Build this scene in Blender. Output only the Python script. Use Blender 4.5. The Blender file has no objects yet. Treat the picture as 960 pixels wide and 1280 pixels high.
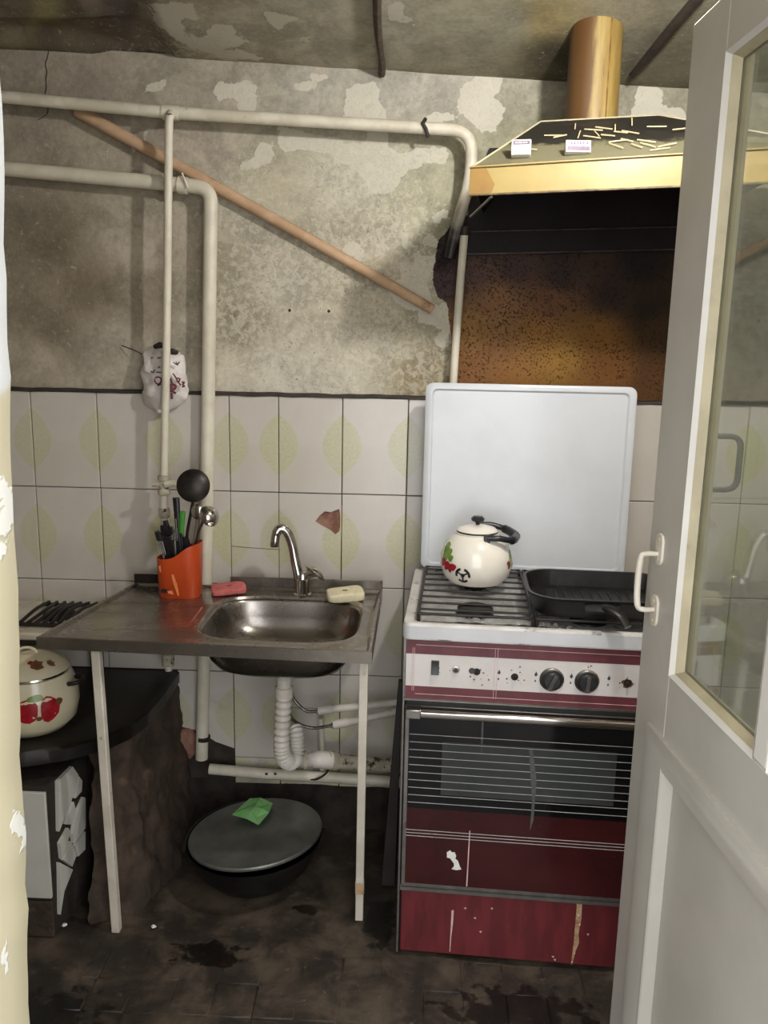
import bpy, bmesh, math, random
import numpy as np
from mathutils import Vector, Matrix, noise as mnoise
random.seed(7); rng = np.random.default_rng(7)
SC = bpy.context.scene
COL = SC.collection
R = math.radians
PI = math.pi

# ------------------------------------------------------------------ camera
PITCH, YAW, ROLL, FPX = R(10.85), R(1.67), R(1.145), 1000.0
CAM = np.array((0.0, -2.33, 1.47))
_f = np.array((-math.sin(YAW)*math.cos(PITCH), math.cos(YAW)*math.cos(PITCH), -math.sin(PITCH)))
_r = np.array((math.cos(YAW), math.sin(YAW), 0.0)); _u = np.cross(_r, _f)
CR = math.cos(ROLL)*_r + math.sin(ROLL)*_u
CU = math.cos(ROLL)*_u - math.sin(ROLL)*_r
cd = bpy.data.cameras.new('camera'); cam = bpy.data.objects.new('camera', cd); COL.objects.link(cam)
cd.sensor_fit = 'HORIZONTAL'; cd.sensor_width = 36.0; cd.lens = 36.0*FPX/960.0; cd.clip_start = 0.02
mw = Matrix.Identity(4)
for i in range(3):
    mw[i][0] = CR[i]; mw[i][1] = CU[i]; mw[i][2] = -_f[i]; mw[i][3] = CAM[i]
cam.matrix_world = mw
SC.camera = cam

# ------------------------------------------------------------------ world, light, exposure
SC.view_settings.view_transform = 'Standard'; SC.view_settings.look = 'None'
SC.view_settings.gamma = 1.0; SC.view_settings.use_curve_mapping = False
SC.view_settings.exposure = 0.88
W = bpy.data.worlds.new('daylight'); SC.world = W; W.use_nodes = True
W.node_tree.nodes['Background'].inputs[0].default_value = (0.97, 0.985, 1.0, 1)
W.node_tree.nodes['Background'].inputs[1].default_value = 2.3
def area(name, loc, rot, sx, sy, power, color=(1, 1, 1), portal=False):
    l = bpy.data.lights.new(name, 'AREA'); l.shape = 'RECTANGLE'; l.size = sx; l.size_y = sy; l.energy = power; l.color = color
    o = bpy.data.objects.new(name, l); COL.objects.link(o); o.location = loc; o.rotation_euler = rot
    if portal: l.cycles.is_portal = True
    return o
BULB = 500.0   # strength of the kitchen's hanging bulb
area('doorway_portal', (0.07, -1.90, 1.0), (R(90), 0, 0), 0.78, 2.0, 1, portal=True)

# ------------------------------------------------------------------ helpers
def ray(px, py):
    return (px-480)/FPX*CR - (py-640)/FPX*CU + _f
def at(px, py, y=0.0):
    d = ray(px, py); t = (y-CAM[1])/d[1]; return CAM + t*d
def atz(px, py, z=0.0):
    d = ray(px, py); t = (z-CAM[2])/d[2]; return CAM + t*d
def proj(P):
    d = np.asarray(P, float)-CAM; a = d@CR; b = d@CU; c = d@_f
    return np.stack([480+FPX*a/c, 640-FPX*b/c], -1)

class MB:
    def __init__(s): s.v = []; s.f = []; s.uv = None
    def add(s, vs, fs):
        o = len(s.v); s.v += [tuple(map(float, p)) for p in vs]; s.f += [tuple(i+o for i in f) for f in fs]; return s
    def box(s, x0, x1, y0, y1, z0, z1):
        return s.hexa([(x0,y0,z0),(x1,y0,z0),(x1,y1,z0),(x0,y1,z0),(x0,y0,z1),(x1,y0,z1),(x1,y1,z1),(x0,y1,z1)])
    def hexa(s, p):
        return s.add(p, [(0,3,2,1),(4,5,6,7),(0,1,5,4),(1,2,6,5),(2,3,7,6),(3,0,4,7)])
    def tube(s, path, r, n=12, cap=True, flat=1.0, closed=False):
        P = [Vector(p) for p in path]; m = len(P)
        rr = list(r) if hasattr(r, '__len__') else [r]*m
        T = []
        for i in range(m):
            a = P[i-1] if (i > 0 or closed) else P[i]; b = P[(i+1) % m] if (i < m-1 or closed) else P[i]
            T.append((b-a).normalized())
        up = Vector((0,0,1)) if abs(T[0].z) < .9 else Vector((0,1,0))
        N = (up - T[0]*up.dot(T[0])).normalized(); rings = []
        for i in range(m):
            N = (N - T[i]*N.dot(T[i])).normalized(); B = T[i].cross(N)
            rings.append([P[i] + (N*math.cos(2*PI*k/n)*flat + B*math.sin(2*PI*k/n))*rr[i] for k in range(n)])
        vs = [p for q in rings for p in q]; fs = []
        for i in range(m if closed else m-1):
            j = (i+1) % m
            for k in range(n):
                k2 = (k+1) % n; fs.append((i*n+k, i*n+k2, j*n+k2, j*n+k))
        if cap and not closed:
            fs.append(tuple(range(n))[::-1]); fs.append(tuple((m-1)*n+k for k in range(n)))
        return s.add(vs, fs)
    def lathe(s, prof, c=(0,0,0), n=48, M=None, cap0=True, cap1=True):
        vs = []
        for (r, z) in prof:
            for k in range(n):
                a = 2*PI*k/n; p = Vector((r*math.cos(a), r*math.sin(a), z))
                if M is not None: p = M @ p
                vs.append(p + Vector(c))
        fs = []
        for i in range(len(prof)-1):
            for k in range(n):
                k2 = (k+1) % n; fs.append((i*n+k, i*n+k2, (i+1)*n+k2, (i+1)*n+k))
        if cap0: fs.append(tuple(range(n))[::-1])
        if cap1: fs.append(tuple((len(prof)-1)*n+k for k in range(n)))
        return s.add(vs, fs)
    def prism(s, poly, axis, a0, a1):
        def mk(p, a):
            if axis == 0: return (a, p[0], p[1])
            if axis == 1: return (p[0], a, p[1])
            return (p[0], p[1], a)
        n = len(poly)
        vs = [mk(p, a0) for p in poly] + [mk(p, a1) for p in poly]
        fs = [tuple(range(n)), tuple(range(n, 2*n))[::-1]]
        for i in range(n): j = (i+1) % n; fs.append((i, i+n, j+n, j))
        return s.add(vs, fs)
    def grid(s, fn, nu, nv, closeu=False):
        vs = [fn(i/(nu if closeu else nu-1), j/(nv-1)) for j in range(nv) for i in range(nu)]
        fs = []
        for j in range(nv-1):
            for i in range(nu if closeu else nu-1):
                i2 = (i+1) % nu; fs.append((j*nu+i, j*nu+i2, (j+1)*nu+i2, (j+1)*nu+i))
        return s.add(vs, fs)
    def ell(s, c, rx, ry, rz, n=16, m=10):
        def fn(u, v):
            a = 2*PI*u; b = PI*(v*.9998+.0001)-PI/2
            return (c[0]+rx*math.cos(b)*math.cos(a), c[1]+ry*math.cos(b)*math.sin(a), c[2]+rz*math.sin(b))
        return s.grid(fn, n, m, True)
    def xf(s, M):
        s.v = [tuple(M @ Vector(p)) for p in s.v]; return s
    def jitter(s, amp, sc, seed=0):
        o = Vector((seed*7.3, seed*3.1, seed*1.7)); nv = []
        for p in s.v:
            q = Vector(p); d = mnoise.noise_vector(q*sc+o); nv.append(tuple(q+d*amp))
        s.v = nv; return s
    def build(s, name, m, parent=None, smooth=35, bevel=0, bseg=2, sub=0, off=None, loc=None):
        me = bpy.data.meshes.new(name)
        V = np.array(s.v, float)
        base = Vector(loc) if loc is not None else Vector((0,0,0))
        par = parent; w = Vector((0,0,0))
        if off is None:
            while par is not None: w = w + par.location; par = par.parent
        else: w = Vector(off)
        V = V - np.array(w + base)
        me.from_pydata([tuple(p) for p in V], [], s.f)
        bm = bmesh.new(); bm.from_mesh(me); bmesh.ops.recalc_face_normals(bm, faces=bm.faces); bm.to_mesh(me); bm.free()
        if smooth is not None:
            me.shade_smooth(); me.set_sharp_from_angle(angle=R(smooth))
        if m is not None: me.materials.append(m)
        o = bpy.data.objects.new(name, me); COL.objects.link(o); o.location = base
        if parent is not None: o.parent = parent
        if bevel:
            b = o.modifiers.new('bevel', 'BEVEL'); b.width = bevel; b.segments = bseg; b.limit_method = 'ANGLE'; b.angle_limit = R(40)
        if sub:
            b = o.modifiers.new('sub', 'SUBSURF'); b.levels = sub; b.render_levels = sub
        return o

def tag(o, label=None, cat=None, group=None, kind=None):
    if label: o['label'] = label
    if cat: o['category'] = cat
    if group: o['group'] = group
    if kind: o['kind'] = kind
    return o
def thing(name, label, cat, loc=(0,0,0), rotz=0, group=None, kind=None):
    o = bpy.data.objects.new(name, None); COL.objects.link(o); o.empty_display_size = .05
    o.location = Vector([float(q) for q in loc]); o.rotation_euler = (0,0,rotz)
    return tag(o, label, cat, group, kind)
def bez(pts, n=8):
    "Catmull-Rom through points"
    P = [Vector([float(q) for q in p]) for p in pts]; P = [P[0]*2-P[1]] + P + [P[-1]*2-P[-2]]; out = []
    for i in range(1, len(P)-2):
        a, b, c, d = P[i-1], P[i], P[i+1], P[i+2]
        for k in range(n):
            t = k/n; out.append(.5*((2*b)+(c-a)*t+(2*a-5*b+4*c-d)*t*t+(3*b-a-3*c+d)*t**3))
    out.append(P[-2]); return out
def bend(pts, rad, n=6):
    "polyline with rounded corners"
    P = [Vector([float(q) for q in p]) for p in pts]; out = [P[0]]
    for i in range(1, len(P)-1):
        a = (P[i-1]-P[i]); b = (P[i+1]-P[i]); r = min(rad, a.length*.49, b.length*.49)
        A = P[i]+a.normalized()*r; B = P[i]+b.normalized()*r
        for k in range(n+1):
            t = k/n; out.append(A*(1-t)**2 + P[i]*2*t*(1-t) + B*t*t)
    out.append(P[-1]); return out
def rrect(x0, x1, y0, y1, r, n=6):
    out = []
    for cx, cy, a in ((x1-r,y1-r,0),(x0+r,y1-r,90),(x0+r,y0+r,180),(x1-r,y0+r,270)):
        for k in range(n+1):
            t = R(a+90*k/n); out.append((cx+r*math.cos(t), cy+r*math.sin(t)))
    return out

# ------------------------------------------------------------------ materials
def lin(c):
    if isinstance(c, str): c = tuple(int(c[i:i+2], 16) for i in (0,2,4))
    if max(c) > 1.001 or isinstance(c[0], int): c = tuple(q/255 for q in c)
    return tuple((q/12.92 if q <= .04045 else ((q+.055)/1.055)**2.4) for q in c) + (1,)
class NT:
    def __init__(s, name):
        s.m = bpy.data.materials.new(name); s.m.use_nodes = True; s.t = s.m.node_tree; s.b = s.t.nodes['Principled BSDF']; s.out = s.t.nodes['Material Output']
        s.tc = s.t.nodes.new('ShaderNodeTexCoord')
    def n(s, typ, **kw):
        x = s.t.nodes.new(typ)
        for k, v in kw.items(): setattr(x, k, v)
        return x
    def link(s, a, b): s.t.links.new(a, b)
    def val(s, inp, v):
        if hasattr(v, 'is_linked') or hasattr(v, 'links'): s.link(v, inp)
        else: inp.default_value = v
    def math(s, op, a, b=0.0, c=None, clamp=False):
        x = s.n('ShaderNodeMath', operation=op, use_clamp=clamp); s.val(x.inputs[0], a); s.val(x.inputs[1], b)
        if c is not None: s.val(x.inputs[2], c)
        return x.outputs[0]
    def noise(s, scale, detail=5, rough=.6, co=None, dist=0):
        x = s.n('ShaderNodeTexNoise'); x.inputs['Scale'].default_value = scale; x.inputs['Detail'].default_value = detail; x.inputs['Roughness'].default_value = rough; x.inputs['Distortion'].default_value = dist
        s.link(co or s.tc.outputs['Object'], x.inputs['Vector']); return x.outputs['Fac']
    def step(s, v, a, b):
        x = s.n('ShaderNodeMapRange', interpolation_type='SMOOTHSTEP'); s.val(x.inputs['Value'], v); x.inputs['From Min'].default_value = a; x.inputs['From Max'].default_value = b
        return x.outputs['Result']
    def mix(s, fac, a, b, mode='MIX'):
        x = s.n('ShaderNodeMix', data_type='RGBA', blend_type=mode); s.val(x.inputs[0], fac); s.val(x.inputs[6], a); s.val(x.inputs[7], b); return x.outputs[2]
    def attr(s, name): return s.n('ShaderNodeAttribute', attribute_name=name)
    def sep(s, v):
        x = s.n('ShaderNodeSeparateXYZ'); s.link(v, x.inputs[0]); return x.outputs
    def stretch(s, sc, co=None):
        x = s.n('ShaderNodeMapping'); x.inputs['Scale'].default_value = sc; s.link(co or s.tc.outputs['Object'], x.inputs['Vector']); return x.outputs[0]
    def bump(s, h, strength=.3, dist=.002):
        x = s.n('ShaderNodeBump'); x.inputs['Strength'].default_value = strength; x.inputs['Distance'].default_value = dist; s.val(x.inputs['Height'], h)
        s.link(x.outputs[0], s.b.inputs['Normal'])
    def set(s, **kw):
        for k, v in kw.items(): s.val(s.b.inputs[k.replace('_', ' ')], v)
        return s.m
def mat(name, c1, c2=None, scale=8, rough=.6, metal=0, bump=0, bscale=60, dirt=None, dth=(.58,.7), dscale=7, damt=1.0, st=None, rvar=.1, spec=.5, coat=0, bdist=.002, dst=None):
    t = NT(name); co = t.stretch(st) if st else None
    n1 = t.noise(scale, 6, .6, co)
    col = t.mix(t.step(n1, .35, .65), lin(c1), lin(c2 or c1))
    r = t.math('ADD', rough, t.math('MULTIPLY', t.math('SUBTRACT', n1, .5), rvar*2))
    if dirt:
        dm = t.math('MULTIPLY', t.step(t.noise(dscale, 8, .68, t.stretch(dst) if dst else None), dth[0], dth[1]), damt)
        col = t.mix(dm, col, lin(dirt)); r = t.math('ADD', r, t.math('MULTIPLY', dm, .25), clamp=True)
    t.set(Base_Color=col, Roughness=r, Metallic=metal)
    t.b.inputs['Specular IOR Level'].default_value = spec
    if coat: t.b.inputs['Coat Weight'].default_value = coat; t.b.inputs['Coat Roughness'].default_value = .08
    if bump: t.bump(t.noise(bscale, 6, .6), bump, bdist)
    return t.m

M = {}
M['pipe'] = mat('cream_painted_pipe', 'd9d2c0', 'cbc3b0', 14, .42, bump=.25, bscale=35, dirt='6b5a44', dth=(.66,.78), dscale=22)
M['rustpipe'] = mat('chipped_painted_pipe', 'b9b09c', '9a917e', 25, .6, bump=.4, dirt='3b2c20', dth=(.52,.62), dscale=38)
M['hosewhite'] = mat('white_plastic', 'd6d0c6', 'c6bdb1', 12, .45, dirt='7d6a55', dth=(.62,.8), dscale=14)
M['wood'] = mat('pale_wood', 'c4a486', 'b49373', 6, .6, st=(3,3,3), bump=.2, bscale=90, dirt='7a5230', dth=(.62,.75), dscale=9)
M['steel'] = mat('stained_steel', 'a09a93', '8a837a', 9, .27, metal=.9, rvar=.16, bump=.12, bscale=30, dirt='5a4a3a', dth=(.5,.72), dscale=6, damt=.5, dst=(1,4,1))
M['steel_rim'] = mat('grimy_steel_edge', '8b857e', '6d665e', 12, .4, metal=.85, dirt='2b241e', dth=(.52,.68), dscale=10, damt=.8)
M['bowl'] = mat('brushed_steel_bowl', '97928c', '86807a', 10, .27, metal=1.0, bump=.06, bscale=50, dirt='55483a', dth=(.6,.8), dscale=6, damt=.5)
M['chrome'] = mat('chrome', 'c9c6c2', 'b9b5b0', 10, .14, metal=1.0, dirt='6e6860', dth=(.62,.8), dscale=20, damt=.5)
M['dchrome'] = mat('dull_chrome', 'aaa6a0', '8f8a83', 16, .3, metal=1.0, dirt='3a332c', dth=(.58,.74), dscale=26, damt=.8)
M['legpaint'] = mat('white_painted_steel', 'd5cdbf', 'c3bbab', 10, .5, bump=.2, dirt='6a4d33', dth=(.63,.72), dscale=16)
M['enamel'] = mat('white_enamel', 'cecfd1', 'c6c6c8', 5, .26, rvar=.05, spec=.5, dirt='8d8378', dth=(.72,.8), dscale=22, damt=.7)
M['lid'] = mat('white_enamel_lid', 'cfd2d6', 'c8cbce', 4, .24, rvar=.04, dirt='a79e92', dth=(.7,.8), dscale=9, damt=.4)
M['cooktop'] = mat('greasy_enamel_cooktop', 'cfccc8', 'b9b3ad', 9, .35, dirt='40362c', dth=(.55,.68), dscale=15, damt=.85)
M['grate'] = mat('black_grate_steel', '1d1a19', '2c2624', 30, .45, metal=.3, bump=.3, bscale=120)
M['castiron'] = mat('black_cast_iron', '141313', '201e1d', 18, .36, metal=.2, bump=.25, bscale=90)
M['burner'] = mat('burner_cap', '1a1716', '2b2522', 40, .5, metal=.3)
M['foil'] = mat('aluminium_foil', 'cfcdc9', 'b5b2ad', 30, .36, metal=.55, bump=.9, bscale=70, bdist=.006, dirt='5a5048', dth=(.6,.7), dscale=18, damt=.6)
M['panelwhite'] = mat('panel_white', 'd2cdc9', 'cac4bf', 8, .38, dirt='5a3c2a', dth=(.68,.72), dscale=55)
M['burg'] = mat('burgundy_band', '68333a', '5b2a30', 20, .4, dirt='a8868a', dth=(.62,.8), dscale=60, damt=.5)
M['burgline'] = mat('pale_pink_print', 'd3b3b0', 'c49f9d', 20, .5)
M['lines'] = mat('pale_grey_print', 'b4b1ae', 'a19e9b', 20, .5)
M['dark'] = mat('dark_recess', '0d0b0b', '171311', 20, .6)
M['knob'] = mat('knob_black', '1c1c1e', '262628', 30, .38)
M['switch'] = mat('switch_grey', '4a4544', '3a3535', 30, .5)
M['ovenglass'] = mat('black_oven_glass', '0c0c0e', '121214', 4, .1, rvar=.03, spec=.6, dirt='4a4642', dth=(.68,.85), dscale=9, damt=.35, dst=(3,1,.6))
M['ovenwin'] = mat('oven_window_glass', '3c3f3e', '323534', 4, .14, rvar=.04, dirt='5c5c58', dth=(.55,.8), dscale=6, damt=.4)
M['ovenred'] = mat('burgundy_glass', '3f1819', '351315', 6, .14, rvar=.05, spec=.6)
M['drawer'] = mat('burgundy_drawer_paint', '69262a', '571c20', 7, .42, st=(5,5,1), dirt='3a1416', dth=(.6,.75), dscale=9, dst=(3,3,.5), bump=.1)
M['alu'] = mat('aluminium_trim', '9c9894', '837e79', 14, .38, metal=.85, dirt='4a443d', dth=(.58,.72), dscale=24)
M['white'] = mat('white_paper', 'e6e4e0', 'd8d5d0', 20, .7)
M['painted_reflection'] = mat('oven_reflection_paint', '565856', '464846', 12, .25)  # flat grey standing in for reflections on the oven glass
M['rust'] = mat('bare_rusty_streak', 'b89a78', '8e5a3a', 30, .7, dirt='e0d8ca', dth=(.55,.6), dscale=60)
M['sideblack'] = mat('sooty_side_panel', '1b1614', '2a211d', 10, .55)
M['orange'] = mat('orange_plastic', 'bd491e', 'b34119', 6, .32, rvar=.04)
M['orangepale'] = mat('scratched_orange', 'e58a55', 'de7a42', 20, .5)
M['blackplastic'] = mat('black_plastic', '17151a', '221f22', 20, .32)
M['skimmer'] = mat('dark_scorched_metal', '2b2725', '3c3733', 20, .42, metal=.75)
M['greenplastic'] = mat('green_plastic', '4d9a3c', '3f8633', 15, .4)
M['pink'] = mat('pink_sponge', 'c9706a', 'b9605c', 60, .95, bump=.8, bscale=140)
M['beige'] = mat('beige_sponge', 'e0d8b8', 'd3c9a6', 60, .95, bump=.8, bscale=140)
M['kettle'] = mat('cream_enamel', 'e9e4d8', 'e4ddcf', 4, .14, rvar=.03, coat=.5)
M['potenamel'] = mat('old_cream_enamel', 'd9cfb2', 'd0c5a6', 5, .2, rvar=.04, coat=.3)
M['red'] = mat('red_print', 'a8202a', '8c1620', 60, .2)
M['green'] = mat('green_print', '5f7d33', '7c9440', 60, .25)
M['brownprint'] = mat('brown_flower_print', '7a4a2a', '5d3a24', 70, .3)
M['black'] = mat('black_print', '151314', '1d1a1a', 40, .3)
M['kazan'] = mat('black_kazan_iron', '0f0e0e', '1a1817', 14, .42, metal=.2, bump=.2)
M['alulid'] = mat('grey_aluminium_lid', '7d7f7a', '666763', 6, .42, metal=.6, rvar=.12, dirt='2f2d2a', dth=(.58,.8), dscale=5, damt=.7)
M['greenpack'] = mat('green_film', '7cc06f', '93cf84', 8, .35, bump=.4, bscale=40)
M['hoodband'] = mat('yellow_metal_band', '96834f', '8c7541', 5, .42, rvar=.08, dirt='8a6a34', dth=(.66,.76), dscale=18, damt=.7)
M['duct'] = mat('amber_stained_duct', '9c7f45', '7d5d30', 6, .4, st=(6,6,.6), metal=.15, dirt='56320f', dth=(.52,.66), dscale=8, dst=(3,3,.25), damt=.85)
M['soot'] = mat('soot_black', '120c0b', '1c1210', 9, .6, bump=.3, bscale=80, spec=.2)
M['sootsheet'] = mat('sooty_metal_sheet', '150d0d', '20151a', 7, .55, bump=.4, bscale=70, rvar=.1, spec=.2)
M['cable'] = mat('fuzzy_brown_cable', '3d332a', '594a3a', 60, .85, bump=.8, bscale=200)
M['rodmat'] = mat('dirty_rod', '3a3128', '2a231d', 30, .7, bump=.5)
M['bag'] = mat('white_carrier_bag', 'dcd5d0', 'cfc7c2', 12, .4, bump=.5, bscale=26, bdist=.006)
M['maroon'] = mat('maroon_print', '6e1c30', '5a1626', 40, .45)
M['clay'] = mat('sooty_clay', '4a3b2f', '30261e', 7, .85, bump=.7, bscale=18, bdist=.012, dirt='6a5543', dth=(.58,.72), dscale=11)
M['ironplate'] = mat('black_iron_plate', '15120f', '221c17', 8, .4, metal=.3, bump=.4, bscale=30)
M['brick'] = mat('red_brick', '96705f', '7a5447', 40, .9, bump=.8, bscale=60, bdist=.004)
M['blocktile'] = mat('white_glazed_tile', 'c9c6bd', 'bfbcb2', 5, .25, dirt='7b705f', dth=(.66,.8), dscale=11, damt=.5)
M['mortar'] = mat('dark_mortar', '2e241c', '1c1511', 20, .9, bump=.5)
M['groutwall'] = mat('grimy_grout', '3a3129', '2a231d', 18, .9)
M['ledge'] = mat('black_grime_ledge', '221b16', '3b322a', 30, .7, bump=.5, bscale=80)
M['doorpaint'] = mat('grey_white_door_paint', 'b0aba2', 'a8a399', 5, .34, rvar=.05, bump=.12, bscale=16, bdist=.004, dirt='8b8172', dth=(.7,.78), dscale=14, damt=.5)
M['doorwhite'] = mat('white_moulding_paint', 'cdc9c1', 'c5c0b7', 6, .34, bump=.15, bscale=20, dirt='8d8271', dth=(.66,.76), dscale=16, damt=.6)
M['putty'] = mat('beige_putty', 'b5aa8c', 'a59a7e', 12, .6, bump=.4, bscale=30, dirt='6a5f4a', dth=(.62,.75), dscale=18, damt=.7)
M['jamb'] = mat('chipped_cream_jamb', 'b0a98f', 'a89f85', 4, .4, bump=.3, bscale=12, bdist=.006, dirt='cfccc2', dth=(.6,.63), dscale=9)
M['wallplain'] = mat('plain_plaster', 'a9a294', '98907f', 4, .85, bump=.3, dirt='6d6352', dth=(.6,.75), dscale=3, damt=.6)
M['hob'] = mat('grubby_white_enamel', 'cfc8ba', 'bfb6a4', 8, .3, dirt='8d7346', dth=(.55,.7), dscale=9, damt=.6)
M['braid'] = mat('braided_hose', '77726c', '4f4a46', 120, .35, metal=.7)
M['matchwood'] = mat('match_wood', 'cdbf9c', 'b5a47d', 40, .8)
M['boxwhite'] = mat('matchbox_card', 'd8d3c4', 'cbc5b4', 20, .8)
M['boxpurple'] = mat('matchbox_print', '7b6b7c', '6a5a6b', 40, .8)

def tile_mat():
    t = NT('glazed_wall_tile'); uv = t.n('ShaderNodeUVMap', uv_map='UVMap')
    s = t.sep(uv.outputs[0]); v = s[1]; wd = t.sep(t.n('ShaderNodeUVMap', uv_map='Width').outputs[0])[0]
    u = t.math('MINIMUM', s[0], t.math('SUBTRACT', wd, s[0]))   # distance to the nearer side edge
    oi = t.n('ShaderNodeObjectInfo')
    # leaf half-width falls off parabolically to points above and below
    vv = t.math('DIVIDE', v, .093); hw = t.math('MULTIPLY', t.math('SUBTRACT', 1.0, t.math('MULTIPLY', vv, vv)), .058)
    leaf = t.step(t.math('ADD', t.math('SUBTRACT', hw, u), t.math('MULTIPLY', t.math('SUBTRACT', t.noise(90, 3), .5), .006)), -.004, .006)
    n1 = t.noise(5, 5); n2 = t.noise(130, 3)
    leafc = t.mix(t.step(n2, .3, .7), lin('b0b07c'), lin('bfbe92'))
    base = t.mix(t.step(n1, .3, .7), lin('cdc6bf'), lin('c3bcb2'))
    base = t.mix(t.math('MULTIPLY', oi.outputs['Random'], .25), base, lin('b7aFa3'))
    col = t.mix(t.math('MULTIPLY', leaf, t.math('ADD', .42, t.math('MULTIPLY', oi.outputs['Random'], .26))), base, leafc)
    P = t.sep(t.n('ShaderNodeNewGeometry').outputs['Position'])
    low = t.step(P[2], .75, .1)
    co = t.n('ShaderNodeNewGeometry').outputs['Position']
    dirt = t.step(t.math('ADD', t.noise(6, 8, .65, co), t.math('MULTIPLY', low, .12)), .6, .78)
    spot = t.step(t.noise(70, 3, .6, co), .72, .76)
    col = t.mix(t.math('MULTIPLY', dirt, .45), col, lin('7d7160'))
    col = t.mix(t.math('MULTIPLY', spot, .6), col, lin('55463a'))
    t.set(Base_Color=col, Roughness=t.math('ADD', .22, t.math('MULTIPLY', dirt, .3)))
    t.bump(t.noise(9, 2), .06, .01)
    return t.m
M['tile'] = tile_mat()

def plaster_mat(name, grease=True, under=('dcd7c8', 'cbc5b3'), amp=.95):
    t = NT(name)
    co = t.n('ShaderNodeNewGeometry').outputs['Position']
    tone = t.attr('tone').outputs['Color']; peel = t.attr('peel').outputs['Fac']; mold = t.attr('mold').outputs['Fac']
    nA = t.noise(24, 9, .66, co, .4); nB = t.noise(80, 6, .68, co); nC = t.noise(9, 8, .66, co, .5)
    pm = t.step(t.math('ADD', peel, t.math('MULTIPLY', t.math('SUBTRACT', nA, .5), amp)), .485, .515)
    v = t.math('ADD', .86, t.math('ADD', t.math('MULTIPLY', t.step(nB, .3, .7), .28), t.math('MULTIPLY', t.step(nC, .36, .64), .42)))
    vm = t.n('ShaderNodeVectorMath', operation='SCALE'); t.link(tone, vm.inputs[0]); t.link(v, vm.inputs['Scale'])
    und = t.mix(nB, lin(under[0]), lin(under[1]))
    und = t.mix(.22, und, vm.outputs[0])
    col = t.mix(pm, vm.outputs[0], und)
    # flaking scabs and mould specks where the mould field is high
    sc = t.noise(52, 10, .75, co, .5)
    scab = t.step(t.math('ADD', sc, t.math('MULTIPLY', mold, .14)), .575, .655)
    col = t.mix(t.math('MULTIPLY', scab, .62), col, und)
    fl = t.noise(95, 8, .7, co, .8)
    spk = t.step(t.math('ADD', fl, t.math('MULTIPLY', mold, .10)), .68, .74)
    col = t.mix(t.math('MULTIPLY', spk, .6), col, lin('5a5342'))
    h = t.math('ADD', t.math('MULTIPLY', pm, -1.0), t.math('ADD', t.math('MULTIPLY', nB, .5), t.math('MULTIPLY', scab, .5)))
    rough = .85
    if grease:
        gs = t.attr('grease').outputs['Fac']; t2 = t.attr('tone2').outputs['Color']
        gm = t.step(t.math('ADD', gs, t.math('MULTIPLY', t.math('SUBTRACT', nA, .5), .35)), .49, .51)
        big = t.noise(7, 6, .6, co)
        vm2 = t.n('ShaderNodeVectorMath', operation='SCALE'); t.link(t2, vm2.inputs[0]); t.link(t.math('ADD', .7, t.math('MULTIPLY', big, 1.1)), vm2.inputs['Scale'])
        gcol = vm2.outputs[0]
        dots = t.step(t.math('ADD', t.noise(170, 4, .6, co), t.math('MULTIPLY', big, .3)), .72, .77)
        gcol = t.mix(t.math('MULTIPLY', dots, .75), gcol, lin('1d120c'))
        col = t.mix(gm, col, gcol)
        rough = t.math('SUBTRACT', .85, t.math('MULTIPLY', gm, .30))
        h = t.math('ADD', h, t.math('MULTIPLY', dots, .5))
    t.set(Base_Color=col, Roughness=rough); t.b.inputs['Specular IOR Level'].default_value = .2
    t.bump(h, .55, .003)
    return t.m
M['plaster'] = plaster_mat('peeling_plaster')
M['ceilplaster'] = plaster_mat('peeling_ceiling', False, ('cbc5b5', 'b5ae9c'), 1.0)

def glass_mat():
    t = NT('dusty_window_glass')
    tr = t.n('ShaderNodeBsdfTransparent'); tr.inputs[0].default_value = (.95, .97, .94, 1)
    gl = t.n('ShaderNodeBsdfGlossy'); gl.inputs['Roughness'].default_value = .03; gl.inputs[0].default_value = (.95, 1, .97, 1)
    df = t.n('ShaderNodeBsdfDiffuse'); df.inputs[0].default_value = lin('8f9284')
    fr = t.n('ShaderNodeFresnel'); bf = t.n('ShaderNodeNewGeometry').outputs['Backfacing']; t.link(t.math('SUBTRACT', 1.85, t.math('MULTIPLY', bf, 1.85-1/1.85)), fr.inputs['IOR'])
    m1 = t.n('ShaderNodeMixShader'); t.link(fr.outputs[0], m1.inputs[0]); t.link(tr.outputs[0], m1.inputs[1]); t.link(gl.outputs[0], m1.inputs[2])
    m2 = t.n('ShaderNodeMixShader'); t.val(m2.inputs[0], t.math('ADD', .07, t.math('MULTIPLY', t.noise(5, 5), .10))); t.link(m1.outputs[0], m2.inputs[1]); t.link(df.outputs[0], m2.inputs[2])
    t.link(m2.outputs[0], t.out.inputs['Surface']); return t.m
M['glass'] = glass_mat()

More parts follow.
